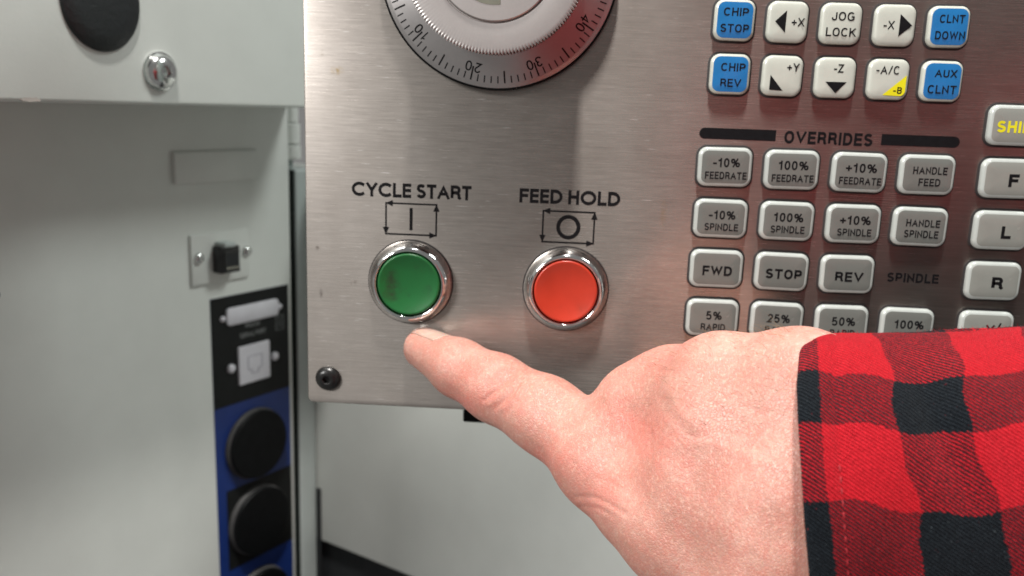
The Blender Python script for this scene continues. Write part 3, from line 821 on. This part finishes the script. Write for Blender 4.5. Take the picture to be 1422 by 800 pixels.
def surface_nets(h):
    pts = np.array([p for p, r in ND.values()]); rs = np.array([r for p, r in ND.values()])
    lo = (pts-rs[:, None]).min(0)-3*h; hi = (pts+rs[:, None]).max(0)+3*h
    n = np.ceil((hi-lo)/h).astype(int)+1
    ax = [lo[i]+h*np.arange(n[i]) for i in range(3)]
    G_ = np.empty(n, np.float32)
    YZ = np.stack(np.meshgrid(ax[1], ax[2], indexing='ij'), -1).astype(np.float32)
    for i0 in range(0, n[0], 12):
        xs = ax[0][i0:i0+12]
        Pn = np.empty((len(xs),)+YZ.shape[:2]+(3,), np.float32)
        Pn[..., 0] = xs[:, None, None]; Pn[..., 1:] = YZ
        G_[i0:i0+12] = sdf(Pn)
    ins = G_ < 0
    c = [ins[a:n[0]-1+a, b:n[1]-1+b, d:n[2]-1+d] for a in (0, 1) for b in (0, 1) for d in (0, 1)]
    sm = sum(x.astype(np.int8) for x in c)
    cell = (sm > 0) & (sm < 8)
    idx = -np.ones(cell.shape, np.int64); ci = np.argwhere(cell); idx[cell] = np.arange(len(ci))
    acc = np.zeros((len(ci), 3)); cnt = np.zeros(len(ci))
    offs = [(a, b, d) for a in (0, 1) for b in (0, 1) for d in (0, 1)]
    for u in range(8):
        for w in range(u+1, 8):
            ou, ow = np.array(offs[u]), np.array(offs[w])
            if np.abs(ou-ow).sum() != 1: continue
            gu = G_[tuple((ci+ou).T)]; gw = G_[tuple((ci+ow).T)]
            m = (gu < 0) != (gw < 0)
            t = np.where(m, gu/np.where(m, gu-gw, 1), 0)
            p = ou + t[:, None]*(ow-ou)
            acc[m] += p[m]; cnt[m] += 1
    V = lo + h*(ci + acc/cnt[:, None])
    Fs = []
    for axn in range(3):
        o1, o2 = [(1, 2), (2, 0), (0, 1)][axn]
        sl = [slice(None)]*3; sl2 = [slice(None)]*3
        sl[axn] = slice(0, -1); sl2[axn] = slice(1, None)
        A = ins[tuple(sl)]; B = ins[tuple(sl2)]
        e = np.argwhere(A != B)
        e = e[(e[:, o1] > 0) & (e[:, o2] > 0) & (e[:, o1] < n[o1]-1) & (e[:, o2] < n[o2]-1)]
        d1 = np.zeros(3, int); d1[o1] = 1; d2 = np.zeros(3, int); d2[o2] = 1
        q = np.stack([idx[tuple(x.T)] for x in (e-d1-d2, e-d2, e, e-d1)], 1)
        fl = ~A[tuple(e.T)]
        q[fl] = q[fl][:, ::-1]
        Fs.append(q)
    return V, np.concatenate(Fs)

def np_mesh(name, V, Fq):
    me = bpy.data.meshes.new(name)
    me.vertices.add(len(V)); me.vertices.foreach_set('co', (V*MM).astype(np.float32).ravel())
    me.loops.add(Fq.size); me.loops.foreach_set('vertex_index', Fq.astype(np.int32).ravel())
    me.polygons.add(len(Fq)); me.polygons.foreach_set('loop_start', np.arange(0, Fq.size, Fq.shape[1], dtype=np.int32))
    me.update(calc_edges=True); me.validate()
    me.shade_smooth()
    return me
def verts_of(me):
    a = np.empty(len(me.vertices)*3, np.float32); me.vertices.foreach_get('co', a); return a.reshape(-1, 3).astype(float)/MM
def normals_of(me):
    a = np.empty(len(me.vertices)*3, np.float32); me.vertex_normals.foreach_get('vector', a) if hasattr(me, 'vertex_normals') else me.vertices.foreach_get('normal', a)
    return a.reshape(-1, 3).astype(float)

V_, F_ = surface_nets(1.15)
base = np_mesh('person', V_, F_)
tmp = bpy.data.objects.new('tmp', base); COL.objects.link(tmp)
md = tmp.modifiers.new('s', 'SUBSURF'); md.levels = 1; md.render_levels = 1
body = bpy.data.meshes.new_from_object(tmp.evaluated_get(bpy.context.evaluated_depsgraph_get()))
bpy.data.objects.remove(tmp)
Vb = verts_of(body); Nb = normals_of(body)
view = Vb - CAM; view /= np.linalg.norm(view, axis=1)[:, None]
face = np.clip(-(Nb*view).sum(1)*3, 0, 1)          # only the side the skin detail is known for
PX, PY, PD = to_px(Vb)
def dist_poly(pts):
    best = np.full(len(PX), 1e9)
    for (x0, y0), (x1, y1) in zip(pts[:-1], pts[1:]):
        dx, dy = x1-x0, y1-y0; L = dx*dx+dy*dy
        t = np.clip(((PX-x0)*dx+(PY-y0)*dy)/L, 0, 1)
        best = np.minimum(best, np.hypot(PX-x0-t*dx, PY-y0-t*dy))
    return best
def ends(pts, soft=10):
    (x0, y0), (x1, y1) = pts[0], pts[-1]
    return 1.0
disp = np.zeros(len(Vb))
def groove(pts, width, depth):
    global disp
    d = dist_poly(pts)
    disp -= depth*np.exp(-(d/width)**2)*face
def ridge(pts, width, h): groove(pts, width, -h)
# knuckle folds at the thumb joint
groove([(672, 556), (690, 541), (706, 524), (716, 508)], 2.6, 0.34)
ridge([(680, 562), (700, 545), (718, 526), (727, 512)], 4.0, 0.34)
groove([(688, 567), (708, 549), (724, 530), (733, 516)], 2.4, 0.26)
ridge([(697, 569), (716, 551), (731, 533)], 3.4, 0.18)
groove([(705, 572), (722, 554), (736, 537)], 2.2, 0.14)
for k_ in range(5):
    r_ = 3.0+3.6*k_
    groove([(697+r_*1.15*math.cos(a), 521+r_*math.sin(a)) for a in np.linspace(2.0, 5.2, 9)], 1.6, 0.10)
    groove([(697+r_*1.1*math.cos(a), 521+r_*math.sin(a)) for a in np.linspace(-0.9, 1.6, 8)], 1.6, 0.08)
ridge([(700, 518), (690, 528)], 9, 0.35)
for k_ in range(4):
    groove([(664-5*k_, 497+2*k_), (662-5*k_, 512+2*k_), (666-5*k_, 524)], 1.6, 0.07)
# folds where the thumb meets the hand
groove([(826, 547), (838, 560), (846, 580), (846, 602)], 6, 0.20)
groove([(918, 552), (930, 574), (944, 592), (960, 606)], 7, 0.17)
ridge([(934, 550), (946, 570), (962, 588)], 10, 0.22)
groove([(800, 690), (824, 690), (846, 700), (866, 712)], 3.5, 0.28)
groove([(806, 704), (830, 705), (850, 716)], 3.0, 0.20)
groove([(828, 664), (852, 672), (872, 684)], 3.5, 0.12)
rs_ = random.Random(11)
for k_ in range(16):
    x = 776+8.3*k_; y = 560+2.0*k_
    groove([(x+rs_.uniform(-2, 2), y), (x+5, y+18), (x+3, y+38), (x+6+rs_.uniform(-3, 3), y+58)], 2.4, 0.055)
for k_ in range(70):                                   # fine crossing creases over the thumb root
    x = rs_.gauss(915, 45); y = rs_.gauss(600, 40)
    a = rs_.choice((0.35, 1.25, 1.9, 2.6))+rs_.uniform(-0.25, 0.25); l = rs_.uniform(8, 24)
    groove([(x, y), (x+l*math.cos(a), y+l*math.sin(a))], 1.7, 0.075)
# bones and tendons under the skin
ridge([(905, 500), (960, 492), (1040, 488), (1130, 492)], 20, 0.35)
groove([(960, 528), (1030, 530), (1110, 540)], 18, 0.22)
ridge([(850, 620), (905, 655), (985, 720), (1080, 780)], 30, 0.5)
ridge([(1000, 560), (1050, 585), (1110, 600)], 8, 0.15)
ridge([(930, 620), (990, 615), (1050, 640), (1110, 655)], 7, 0.14)
nx = np.sin(PX*0.021+PY*0.013)*np.sin(PY*0.027-PX*0.008)
disp += 0.35*nx*np.clip((PX-800)/100, 0, 1)*face
Vn = Vb + Nb*disp[:, None]
body.vertices.foreach_set('co', (Vn*MM).astype(np.float32).ravel()); body.update(); body.shade_smooth()
fl = np.zeros(len(Vb))
for (x, y, sx, sy, am) in ((868, 598, 34, 26, 0.5), (910, 615, 60, 40, 0.30), (697, 522, 13, 12, 0.55), (650, 512, 30, 24, 0.25), (640, 560, 60, 18, 0.45),
                           (910, 500, 26, 18, 0.35), (760, 640, 60, 22, 0.35), (830, 690, 40, 30, 0.35), (860, 560, 12, 30, .25), (945, 480, 30, 14, 0.25)):
    fl += am*np.exp(-((PX-x)/sx)**2-((PY-y)/sy)**2)
fl = np.clip(fl, 0, 1)
at_ = body.attributes.new('flush', 'FLOAT', 'POINT'); at_.data.foreach_set('value', fl.astype(np.float32))
body.name = 'person'
body.materials.clear(); body.materials.append(skin_mat())
person = obj('person', body)
person['label'] = 'right hand in a red and black plaid sleeve, thumb stretched towards the green button'
person['category'] = 'person'

# thumbnail: a curved plate lying on the top of the thumb tip
def hit(o, d, tmax=30):
    t = 0.0
    for _ in range(60):
        v = float(sdf((o+d*t)[None].astype(np.float32))[0])
        t += -v if v < 0 else -v*0.5
        if abs(v) < 0.01: break
    return o+d*t
A0, A1 = ND['T0'][0], ND['T1'][0]
ax_ = (A0-A1)/np.linalg.norm(A0-A1)
up_c = -RW[1]*0.98 - RW[2]*0.10
up_c = up_c - ax_*(up_c@ax_); up_c /= np.linalg.norm(up_c)
sd_c = np.cross(ax_, up_c)
NV, NF = [], []
ns, na = 16, 15
for i in range(ns):
    s_ = i/(ns-1)
    for j in range(na):
        q = j/(na-1)*2-1
        half = math.radians(40)*(1-0.12*(1-s_))
        cuticle = 1.6*(1-q*q)
        L = -9.5 - cuticle*(1-s_) + s_*(14.6+1.3*(1-q*q))
        o = A0 + ax_*min(L, 0.0)
        a = q*half
        d = up_c*math.cos(a) + sd_c*math.sin(a)
        if L > 0:
            tilt = L/9.0
            d = d*math.cos(tilt*0.9) + ax_*math.sin(tilt*0.9)
        p = hit(o, d)
        rim = min(1.0, (1-abs(q))*5, s_*6+0.0 if s_ < .5 else 1.0)
        NV.append(p + d*(0.03+0.20*max(rim, 0)))
for i in range(ns-1):
    for j in range(na-1):
        NF.append((i*na+j, i*na+j+1, (i+1)*na+j+1, (i+1)*na+j))
nm = mesh_from('fingernail', NV, NF, 180)
k = NT('fingernail'); k.val(Roughness=0.22, Subsurface_Weight=0.3, Subsurface_Scale=0.002, Coat_Weight=0.3)
k.l(k.mix(k.ramp(k.noise(180, 3), .3, .7), (0.50, 0.27, 0.215), (0.56, 0.34, 0.28)), k.b.inputs['Base Color'])
k.bump(k.noise(500, 2), 0.02*MM, 0.5)
no = obj('fingernail', nm, k.m, person)
sd = no.modifiers.new('thick', 'SOLIDIFY'); sd.thickness = 0.12*MM; sd.offset = 0

# --- sleeve of woven plaid cloth
def fabric():
    k = NT('plaid_flannel')
    k.val(Roughness=0.9, Sheen_Weight=0.03)
    k.b.inputs['Sheen Roughness'].default_value = 0.5
    k.b.inputs['Specular IOR Level'].default_value = 0.06
    up = k.n('ShaderNodeUVMap', uv_map='plaid'); ut = k.n('ShaderNodeUVMap', uv_map='thread')
    s1 = k.n('ShaderNodeSeparateXYZ'); k.l(up.outputs[0], s1.inputs[0])
    s2 = k.n('ShaderNodeSeparateXYZ'); k.l(ut.outputs[0], s2.inputs[0])
    wob = k.noise(900, 3, 0.6)
    wb = k.math('MULTIPLY', k.math('SUBTRACT', wob, 0.5), 0.10)
    pu = k.math('ADD', s1.outputs[0], wb); pv = k.math('ADD', s1.outputs[1], wb)
    bu = k.math('GREATER_THAN', k.math('FRACT', k.math('MULTIPLY', k.math('ADD', pu, 20), 0.5)), 0.5)   # 1 = black column
    bv = k.math('LESS_THAN', k.math('FRACT', k.math('MULTIPLY', k.math('ADD', pv, 20), 0.5)), 0.5)      # 1 = black row
    U, Vv = s2.outputs[0], s2.outputs[1]
    big = k.noise(120, 2, 0.5)
    ph = k.math('ADD', k.math('ADD', k.math('MULTIPLY', Vv, 0.80), k.math('MULTIPLY', U, -0.60)), k.math('MULTIPLY', big, 0.9))
    ph = k.math('DIVIDE', ph, 0.86)
    ph = k.math('ADD', ph, k.math('ADD', k.math('MULTIPLY', k.math('SUBTRACT', wob, 0.5), 0.5), k.math('MULTIPLY', k.math('SUBTRACT', k.noise(2400, 2, 0.6), 0.5), 0.5)))
    tw = k.math('SINE', k.math('MULTIPLY', ph, 2*math.pi))
    top = k.math('GREATER_THAN', tw, 0.05)
    # thread segments across the diagonal
    seg = k.math('SINE', k.math('MULTIPLY', k.math('ADD', k.math('MULTIPLY', U, 1.0), k.math('MULTIPLY', Vv, 0.25)), 2*math.pi/0.52))
    blk = k.mix(top, bu, bv)
    sepb = k.n('ShaderNodeSeparateColor'); k.l(blk, sepb.inputs[0])
    fz = k.noise(1900, 3, 0.7)
    red = k.mix(k.ramp(fz, 0.3, 0.7), (0.28, 0.005, 0.010), (0.54, 0.015, 0.026))
    red = k.mix(k.math('MULTIPLY', k.ramp(k.noise(45, 3), 0.35, 0.7), 0.35), red, (0.50, 0.008, 0.014))
    black = k.mix(k.ramp(fz, 0.35, 0.75), (0.003, 0.004, 0.006), (0.014, 0.019, 0.024))
    flk = k.ramp(k.noise(1600, 2, 0.6), 0.70, 0.76)
    black = k.mix(k.math('MULTIPLY', flk, 0.35), black, (0.20, 0.24, 0.26))
    half_ = k.math('MULTIPLY', k.math('ABSOLUTE', k.math('SUBTRACT', bu, bv)), k.ramp(k.noise(1500, 3, 0.7), 0.35, 0.8))
    red = k.mix(k.math('MULTIPLY', half_, 0.95, clamp=True), red, (0.075, 0.007, 0.011))
    black = k.mix(k.math('MULTIPLY', half_, 0.30, clamp=True), black, (0.20, 0.010, 0.014))
    c = k.mix(sepb.outputs[0], red, black)
    lint = k.ramp(k.noise(500, 3, 0.8), 0.69, 0.73)
    c = k.mix(k.math('MULTIPLY', lint, 0.35), c, (0.55, 0.02, 0.03))
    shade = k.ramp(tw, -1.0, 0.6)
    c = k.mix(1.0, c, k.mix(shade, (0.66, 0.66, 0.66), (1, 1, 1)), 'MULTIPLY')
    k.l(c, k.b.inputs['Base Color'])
    h = k.math('ADD', k.math('MULTIPLY', tw, 0.5), k.math('MULTIPLY', seg, 0.28))
    h = k.math('ADD', h, k.math('MULTIPLY', fz, 0.8))
    b = k.bump(h, 0.28*MM, 1.0)
    k.bump(k.noise(170, 3, 0.5), 0.5*MM, 0.5, b)
    return k.m
FAB = fabric()

def cam_pt(r, d, f): return CAM + r*RW[0] + d*RW[1] + f*RW[2]
nth, nl = 220, 190
LEN = 215.0
Csz = dict(d0=63.5, f0=252.0, ad=50.5, af=36.0)
def rim_x(py):   # photo column of the cuff edge for a given row
    return np.interp(py, [458, 470, 490, 530, 580, 640, 720, 800, 900], [1116, 1112, 1110, 1107, 1109, 1113, 1118, 1125, 1136])
def sleeve_point(th, L, inner=0.0):
    # th: 0 at the top silhouette, increasing towards the viewer
    flare = 1.0 + 0.04*L/100
    ad = (Csz['ad']-inner)*flare; af = (Csz['af']-inner)*(1.0+0.10*L/100)
    dn_ = Csz['d0'] - ad*np.cos(th)
    f = Csz['f0'] - af*np.sin(th) - 0.085*L
    front = np.sin(th)
    dn_ = dn_ - 0.012*L + 0.6*np.sin(L*0.045+0.4)
    wr = 0.75*np.sin(L*0.11+th*2.3)*np.sin(th*3.1+L*0.03) + 0.5*np.sin(L*0.23-th*5.0+1.0)*np.sin(th*1.7+0.5)
    wr = wr + 1.5*np.exp(-((L-54-(dn_-40)*0.5)/8.0)**2)*np.sin(th*2+0.2) - 1.1*np.exp(-((L-30+(dn_-40)*0.3)/6.0)**2)*front
    wr = wr + 1.3*np.exp(-((L-42-(dn_-34)*0.25)/4.5)**2)*np.exp(-((dn_-36)/16)**2) - 1.4*np.exp(-((L-34-(dn_-34)*0.25)/4.0)**2)*np.exp(-((dn_-36)/16)**2)
    wr = wr*np.clip(L/10, 0, 1)
    hem = 0.55*np.exp(-((L-4.5)/3.2)**2) - 0.5*np.exp(-((L-9.6)/1.0)**2)
    f = f - (wr+hem)*front; dn_ = dn_ - (wr*0.5+hem)*np.cos(th)
    ff = Csz['f0'] - Csz['af']*np.abs(np.sin(th)); dd0 = Csz['d0']-Csz['ad']*np.cos(th)
    r = (rim_x(400+F*dd0/ff)-711)/F*ff + L*1.0
    return r, dn_, f
ths = np.linspace(0, 2*math.pi, nth, endpoint=False)
Ls = np.concatenate([[0.0, 0.25, 0.6, 1.1, 1.8], np.linspace(2.6, LEN, nl)])
rings = []; uvT = []
for k_, L in enumerate([14.0, 8.0, 3.0, 1.0, 0.3]):           # turned-in inner side first
    r, d, f = sleeve_point(ths, np.full(nth, L), 2.2 if L > 0.5 else 1.6)
    rings.append(np.stack([r, d, f], 1)); uvT.append(-L-2)
for L in Ls:
    inn = 0.9*math.exp(-(L/0.45))
    r, d, f = sleeve_point(ths, np.full(nth, L), inn)
    rings.append(np.stack([r, d, f], 1)); uvT.append(L)
SR = np.array(rings)                                            # ring, theta, (right, down, forward)
SV = CAM + SR.reshape(-1, 3) @ RW
nr = len(rings)
SF = []
for a in range(nr-1):
    for i in range(nth):
        j = (i+1) % nth
        SF.append((a*nth+i, a*nth+j, (a+1)*nth+j, (a+1)*nth+i))
# cloth coordinates
spx, spy, _ = to_px(SV); spx = spx.reshape(nr, nth); spy = spy.reshape(nr, nth)
mid = 40
seg_ = np.linalg.norm(np.diff(np.vstack([SR[mid], SR[mid][:1]]), axis=0), axis=1)
arcs = np.concatenate([[0], np.cumsum(seg_)])                   # arc length from the top silhouette
half = nth//2
rowpy = spy[mid][:half]
def arc_at(py): return np.interp(py, rowpy, arcs[:half])
ky = [arc_at(464), arc_at(522), arc_at(592), arc_at(703), arc_at(800)]
ky = [ky[0]-7.0, ky[1], ky[2], ky[3], ky[3]+(ky[3]-ky[2])*1.0]
pv_tab = ([ky[0], ky[1], ky[2], ky[3], ky[4], ky[4]+22, ky[4]+44, ky[4]+66, ky[4]+88, ky[4]+110, ky[4]+132], [-1, 0, 1, 2, 3, 4, 5, 6, 7, 8, 9])
pvr = np.interp(arcs, pv_tab[0], pv_tab[1])
pvr = np.where(arcs < ky[0], -1-(ky[0]-arcs)/14.0, pvr)
pu = np.zeros((nr, nth))
for a in range(nr):
    xx, yy = spx[a].copy(), spy[a].copy()
    for i in range(nth//2+1, nth):                             # the far side mirrors the near side
        xx[i], yy[i] = xx[nth-i], yy[nth-i]
    T = lambda tab: np.interp(yy, [458, 490, 638, 754, 900], tab)
    b0, b1, b2, b3 = T([1134, 1136, 1144, 1157, 1172]), T([1215, 1227, 1261, 1278, 1300]), T([1318, 1327, 1364, 1396, 1430]), T([1420, 1432, 1475, 1520, 1560])
    pu[a] = np.where(xx < b0, (xx-b0)/110, np.where(xx < b1, (xx-b0)/(b1-b0), np.where(xx < b2, 1+(xx-b1)/(b2-b1), 2+(xx-b2)/(b3-b2))))
    if a < 5: pu[a] = -0.4
me = mesh_from('sleeve', SV, SF, 180)
u1 = me.uv_layers.new(name='plaid'); u2 = me.uv_layers.new(name='thread')
li = np.empty(len(me.loops), np.int32); me.loops.foreach_get('vertex_index', li)
ring_i, th_i = li//nth, li % nth
pf = np.repeat(np.arange(len(me.polygons)), 4)
last = (pf % nth) == nth-1
wrap = last & (th_i == 0)
arcv = np.where(wrap, arcs[-1], arcs[th_i]); pvv = np.where(wrap, pvr[-1], pvr[th_i])
Lr = np.array(uvT)[ring_i]
pvv = pvv + 0.07*np.sin(Lr*0.125+0.6) + 0.035*np.sin(Lr*0.33+arcv*0.06) - 0.0012*Lr
puu = pu.ravel()[li] + np.where(Lr > 12, 0.05*np.sin(arcv*0.16+1.0)+0.03*np.sin(arcv*0.37+Lr*0.05), 0)
a1 = np.stack([puu, pvv], 1); a2 = np.stack([np.array(uvT)[ring_i], arcv], 1)
u1.data.foreach_set('uv', a1.astype(np.float32).ravel()); u2.data.foreach_set('uv', a2.astype(np.float32).ravel())
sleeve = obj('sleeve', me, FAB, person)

# loose fibres standing off the cloth
FV, FFc, FU1, FU2 = [], [], [], []
for _ in range(16000):
    a = int(rng.integers(5, nr-70)); i = int(rng.integers(0, nth))
    th = ths[i]
    p0 = SR[a, i]; p1 = SR[a+1, (i+1) % nth]
    t1, t2 = rng.random(2)
    base_ = SR[a, i]*(1-t1) + SR[a+1, i]*t1; base_ = base_ + (SR[a, (i+1) % nth]-SR[a, i])*t2
    nrm = np.array([0.0, -math.cos(th), -math.sin(th)])
    d = nrm*rng.uniform(.3, 1.0) + rng.normal(0, .7, 3); d /= np.linalg.norm(d)
    if d@nrm < 0.1: d = d + nrm*0.5
    ln = rng.uniform(0.5, 1.5)
    side = np.cross(d, rng.normal(0, 1, 3)); side /= np.linalg.norm(side); side *= 0.028
    m_ = base_ + d*ln*0.5; e_ = m_ + (d+rng.normal(0, .5, 3))*ln*0.5
    b0 = len(FV)
    for q in (base_-side, base_+side, m_+side*.8, m_-side*.8, e_): FV.append(q)
    FFc.append((b0, b0+1, b0+2, b0+3)); FFc.append((b0+3, b0+2, b0+4))
    uu = (pu[a, i], pvr[i]); u_ = (uvT[a], arcs[i])
    FU1 += [uu]*5; FU2 += [u_]*5
me = mesh_from('loose_fibres', CAM + np.array(FV) @ RW, FFc, 180)
u1 = me.uv_layers.new(name='plaid'); u2 = me.uv_layers.new(name='thread')
li = np.empty(len(me.loops), np.int32); me.loops.foreach_get('vertex_index', li)
u1.data.foreach_set('uv', np.array(FU1, np.float32)[li].ravel()); u2.data.foreach_set('uv', np.array(FU2, np.float32)[li].ravel())
obj('loose_fibres', me, FAB, sleeve, kind='stuff')
# hem stitching
SV2, SF2 = [], []
i0 = 6
for i in range(int(np.searchsorted(rowpy, 640)), nth//2+40, 2):
    th = ths[i]
    r, d, f = sleeve_point(np.array([th, ths[(i+1) % nth]]), np.array([9.0, 9.0]))
    nrm = np.array([0.0, -math.cos(th), -math.sin(th)])
    p = np.array([r[0], d[0], f[0]])+nrm*0.12; q = np.array([r[1], d[1], f[1]])+nrm*0.12
    s_ = np.array([0.22, 0, 0]); b0 = len(SV2)
    for x in (p-s_, p+s_, q+s_, q-s_): SV2.append(x)
    m_ = (p+q)/2+nrm*0.25
    SV2 += [m_-s_, m_+s_]
    SF2 += [(b0, b0+1, b0+5, b0+4), (b0+4, b0+5, b0+2, b0+3)]
obj('hem_stitching', mesh_from('hem_stitching', CAM+np.array(SV2) @ RW, SF2, 180), plain('stitch_thread', (0.26, 0.008, 0.014), 0.8, gscale=3000), sleeve, kind='stuff')

# fine hairs at the back of the hand
HV, HF = [], []
cand = np.argwhere((PX > 900) & (PX < 1105) & (PY > 450) & (PY < 640) & (face > 0.02) & ((PX-1000)*0.4 > (PY-560)-40)).ravel()
def hair(p, nrm, L, wth):
    d = nrm*0.35 - RW[1]*0.35 - RW[0]*0.5 + rng.normal(0, .25, 3); d /= np.linalg.norm(d)
    b0 = len(HV); n = 4
    side = np.cross(d, RW[2]); side /= max(np.linalg.norm(side), 1e-6)
    q = p.copy()
    for s in range(n+1):
        w_ = wth*(1-s/n*0.85)
        HV.append(q-side*w_); HV.append(q+side*w_)
        d = d + (-RW[0]*0.18 + RW[1]*0.10); d /= np.linalg.norm(d); q = q + d*L/n
    for s in range(n): HF.append((b0+2*s, b0+2*s+1, b0+2*s+3, b0+2*s+2))
for i in rng.choice(cand, 190): hair(Vn[i], Nb[i], rng.uniform(2.5, 6.5), 0.036)
top_ = np.argwhere((PX > 1015) & (PX < 1100) & (PY < 466) & (face > 0.0)).ravel()
if len(top_):
    for i in rng.choice(top_, 14): hair(Vn[i], Nb[i], rng.uniform(4, 8.5), 0.035)
obj('arm_hair', mesh_from('arm_hair', HV, HF, 180), plain('hair', (0.20, 0.12, 0.06), 0.5), person, kind='stuff')
print('hand verts', len(Vb), 'max y', Vn[:, 1].max(), 'min depth', PD.min())

# --- the rest of the shirt: upper sleeve and chest of the person standing to the right behind the lens, unseen, added with neck and head for red reflections in the steel
def shirt_mat():
    k = NT('plaid_shirt'); k.val(Roughness=0.9)
    tc = k.n('ShaderNodeTexCoord'); sx = k.n('ShaderNodeSeparateXYZ'); k.l(tc.outputs['Object'], sx.inputs[0])
    bx_ = k.math('GREATER_THAN', k.math('FRACT', k.math('MULTIPLY', sx.outputs[0], 1000/44.0)), 0.5)
    bz_ = k.math('GREATER_THAN', k.math('FRACT', k.math('MULTIPLY', sx.outputs[2], 1000/44.0)), 0.5)
    c = k.mix(k.math('MULTIPLY', k.math('ADD', bx_, bz_), 0.5), (0.50, 0.010, 0.016), (0.012, 0.012, 0.015))
    k.l(c, k.b.inputs['Base Color']); k.bump(k.noise(30, 3), 3*MM, 0.6)
    return k.m
def tube(path, n=40):
    """closed body through elliptical sections: (centre, axis u * radius, axis v * radius)"""
    V, Fq = [], []
    for c, u, w in path:
        c, u, w = map(np.array, (c, u, w))
        for i in range(n):
            a = 2*math.pi*i/n; V.append(c+u*math.cos(a)+w*math.sin(a))
    for k_ in range(len(path)-1):
        for i in range(n):
            j = (i+1) % n; Fq.append((k_*n+i, k_*n+j, (k_+1)*n+j, (k_+1)*n+i))
    Fq.append(tuple(reversed(range(n)))); Fq.append(tuple((len(path)-1)*n+i for i in range(n)))
    return V, Fq
SH = shirt_mat()
CXB, CYB = 215.0, -690.0
sec = []
for z, a, b in ((-900, 150, 105), (-740, 168, 118), (-600, 172, 122), (-440, 182, 126), (-300, 196, 128), (-180, 208, 122), (-90, 212, 108), (-35, 190, 90), (0, 140, 72), (25, 80, 60), (40, 58, 52)):
    sec.append(((CXB, CYB, z), (a, a*0.25, 0), (-b*0.25, b, 0)))
v, f = tube(sec, 56)
obj('shirt_body', mesh_from('shirt_body', v, f, 180), SH, person)
v, f = tube([((262, -138, -150), (0, 34, -18), (0, 14, 44)), ((330, -170, -165), (16, 36, -16), (0, 14, 48)), ((395, -230, -150), (34, 34, 0), (-8, 10, 52)),
             ((430, -340, -150), (50, 14, 0), (0, 22, 54)), ((455, -470, -130), (56, 8, 0), (0, 26, 56)), ((462, -590, -115), (62, 0, 0), (0, 34, 60)), ((440, -680, -100), (66, -10, 0), (0, 40, 60)), ((400, -710, -95), (50, -10, 0), (0, 36, 50))], 40)
obj('upper_sleeve', mesh_from('upper_sleeve', v, f, 180), SH, person)

def head_mesh():
    v, f = [], []
    nu, nv = 56, 44
    for a in range(nv+1):
        t = a/nv; ph = math.pi*t
        for b in range(nu):
            q = 2*math.pi*b/nu
            x = math.sin(ph)*math.sin(q); y = -math.sin(ph)*math.cos(q); z = math.cos(ph)
            w_ = 76*(1-0.16*max(0, -z)); dpt = 96*(1-0.10*max(0, -z))
            P_ = np.array([x*w_, y*dpt, z*118.0])
            if y < 0:   # face towards -y before turning: nose, brow, eye hollows, lips, chin
                e = lambda x0, z0, sx_, sz_: math.exp(-((P_[0]-x0)/sx_)**2-((P_[2]-z0)/sz_)**2)
                P_[1] -= 20*e(0, -16, 11, 17) + 5*e(0, 24, 34, 10) - 7*e(-32, 6, 14, 10) - 7*e(32, 6, 14, 10) + 6*e(0, -52, 22, 8) + 7*e(0, -88, 20, 16)
            else:
                pass
            for sg in (-1, 1):
                P_[0] += sg*12*math.exp(-((P_[0]-sg*72)/16)**2-((P_[1]-8)/13)**2-((P_[2]+2)/28)**2)
            v.append(P_)
    for a in range(nv):
        for b in range(nu):
            c = (b+1) % nu; f.append((a*nu+b, (a+1)*nu+b, (a+1)*nu+c, a*nu+c))
    return np.array(v), f
hv, hf = head_mesh()
ROT = np.array([[-0.97, 0.24, 0], [-0.24, -0.97, 0], [0, 0, 1.0]])
HC = np.array([CXB-5, CYB+20, 185.0])
hd = obj('head', mesh_from('head', hv @ ROT.T + HC, hf, 180), bpy.data.materials['skin'], person)
keep = [i for i, q in enumerate(hf) if min(hv[j][2] - (30 if hv[j][1] < -35 else -60 if hv[j][1] > 20 else -5) for j in q) > 0]
nrm_ = hv/np.linalg.norm(hv, axis=1)[:, None]
obj('hair_cap', mesh_from('hair_cap', (hv+nrm_*7) @ ROT.T + HC, [hf[i] for i in keep], 180), plain('dark_hair', (0.04, 0.025, 0.015), 0.6), hd)
v, f = tube([((CXB, CYB, 0), (58, 10, 0), (-10, 54, 0)), ((CXB, CYB+4, 60), (54, 10, 0), (-10, 54, 0)), ((CXB, CYB+8, 120), (52, 10, 0), (-10, 56, 0))], 32)
obj('neck', mesh_from('neck', v, f, 180), bpy.data.materials['skin'], person)
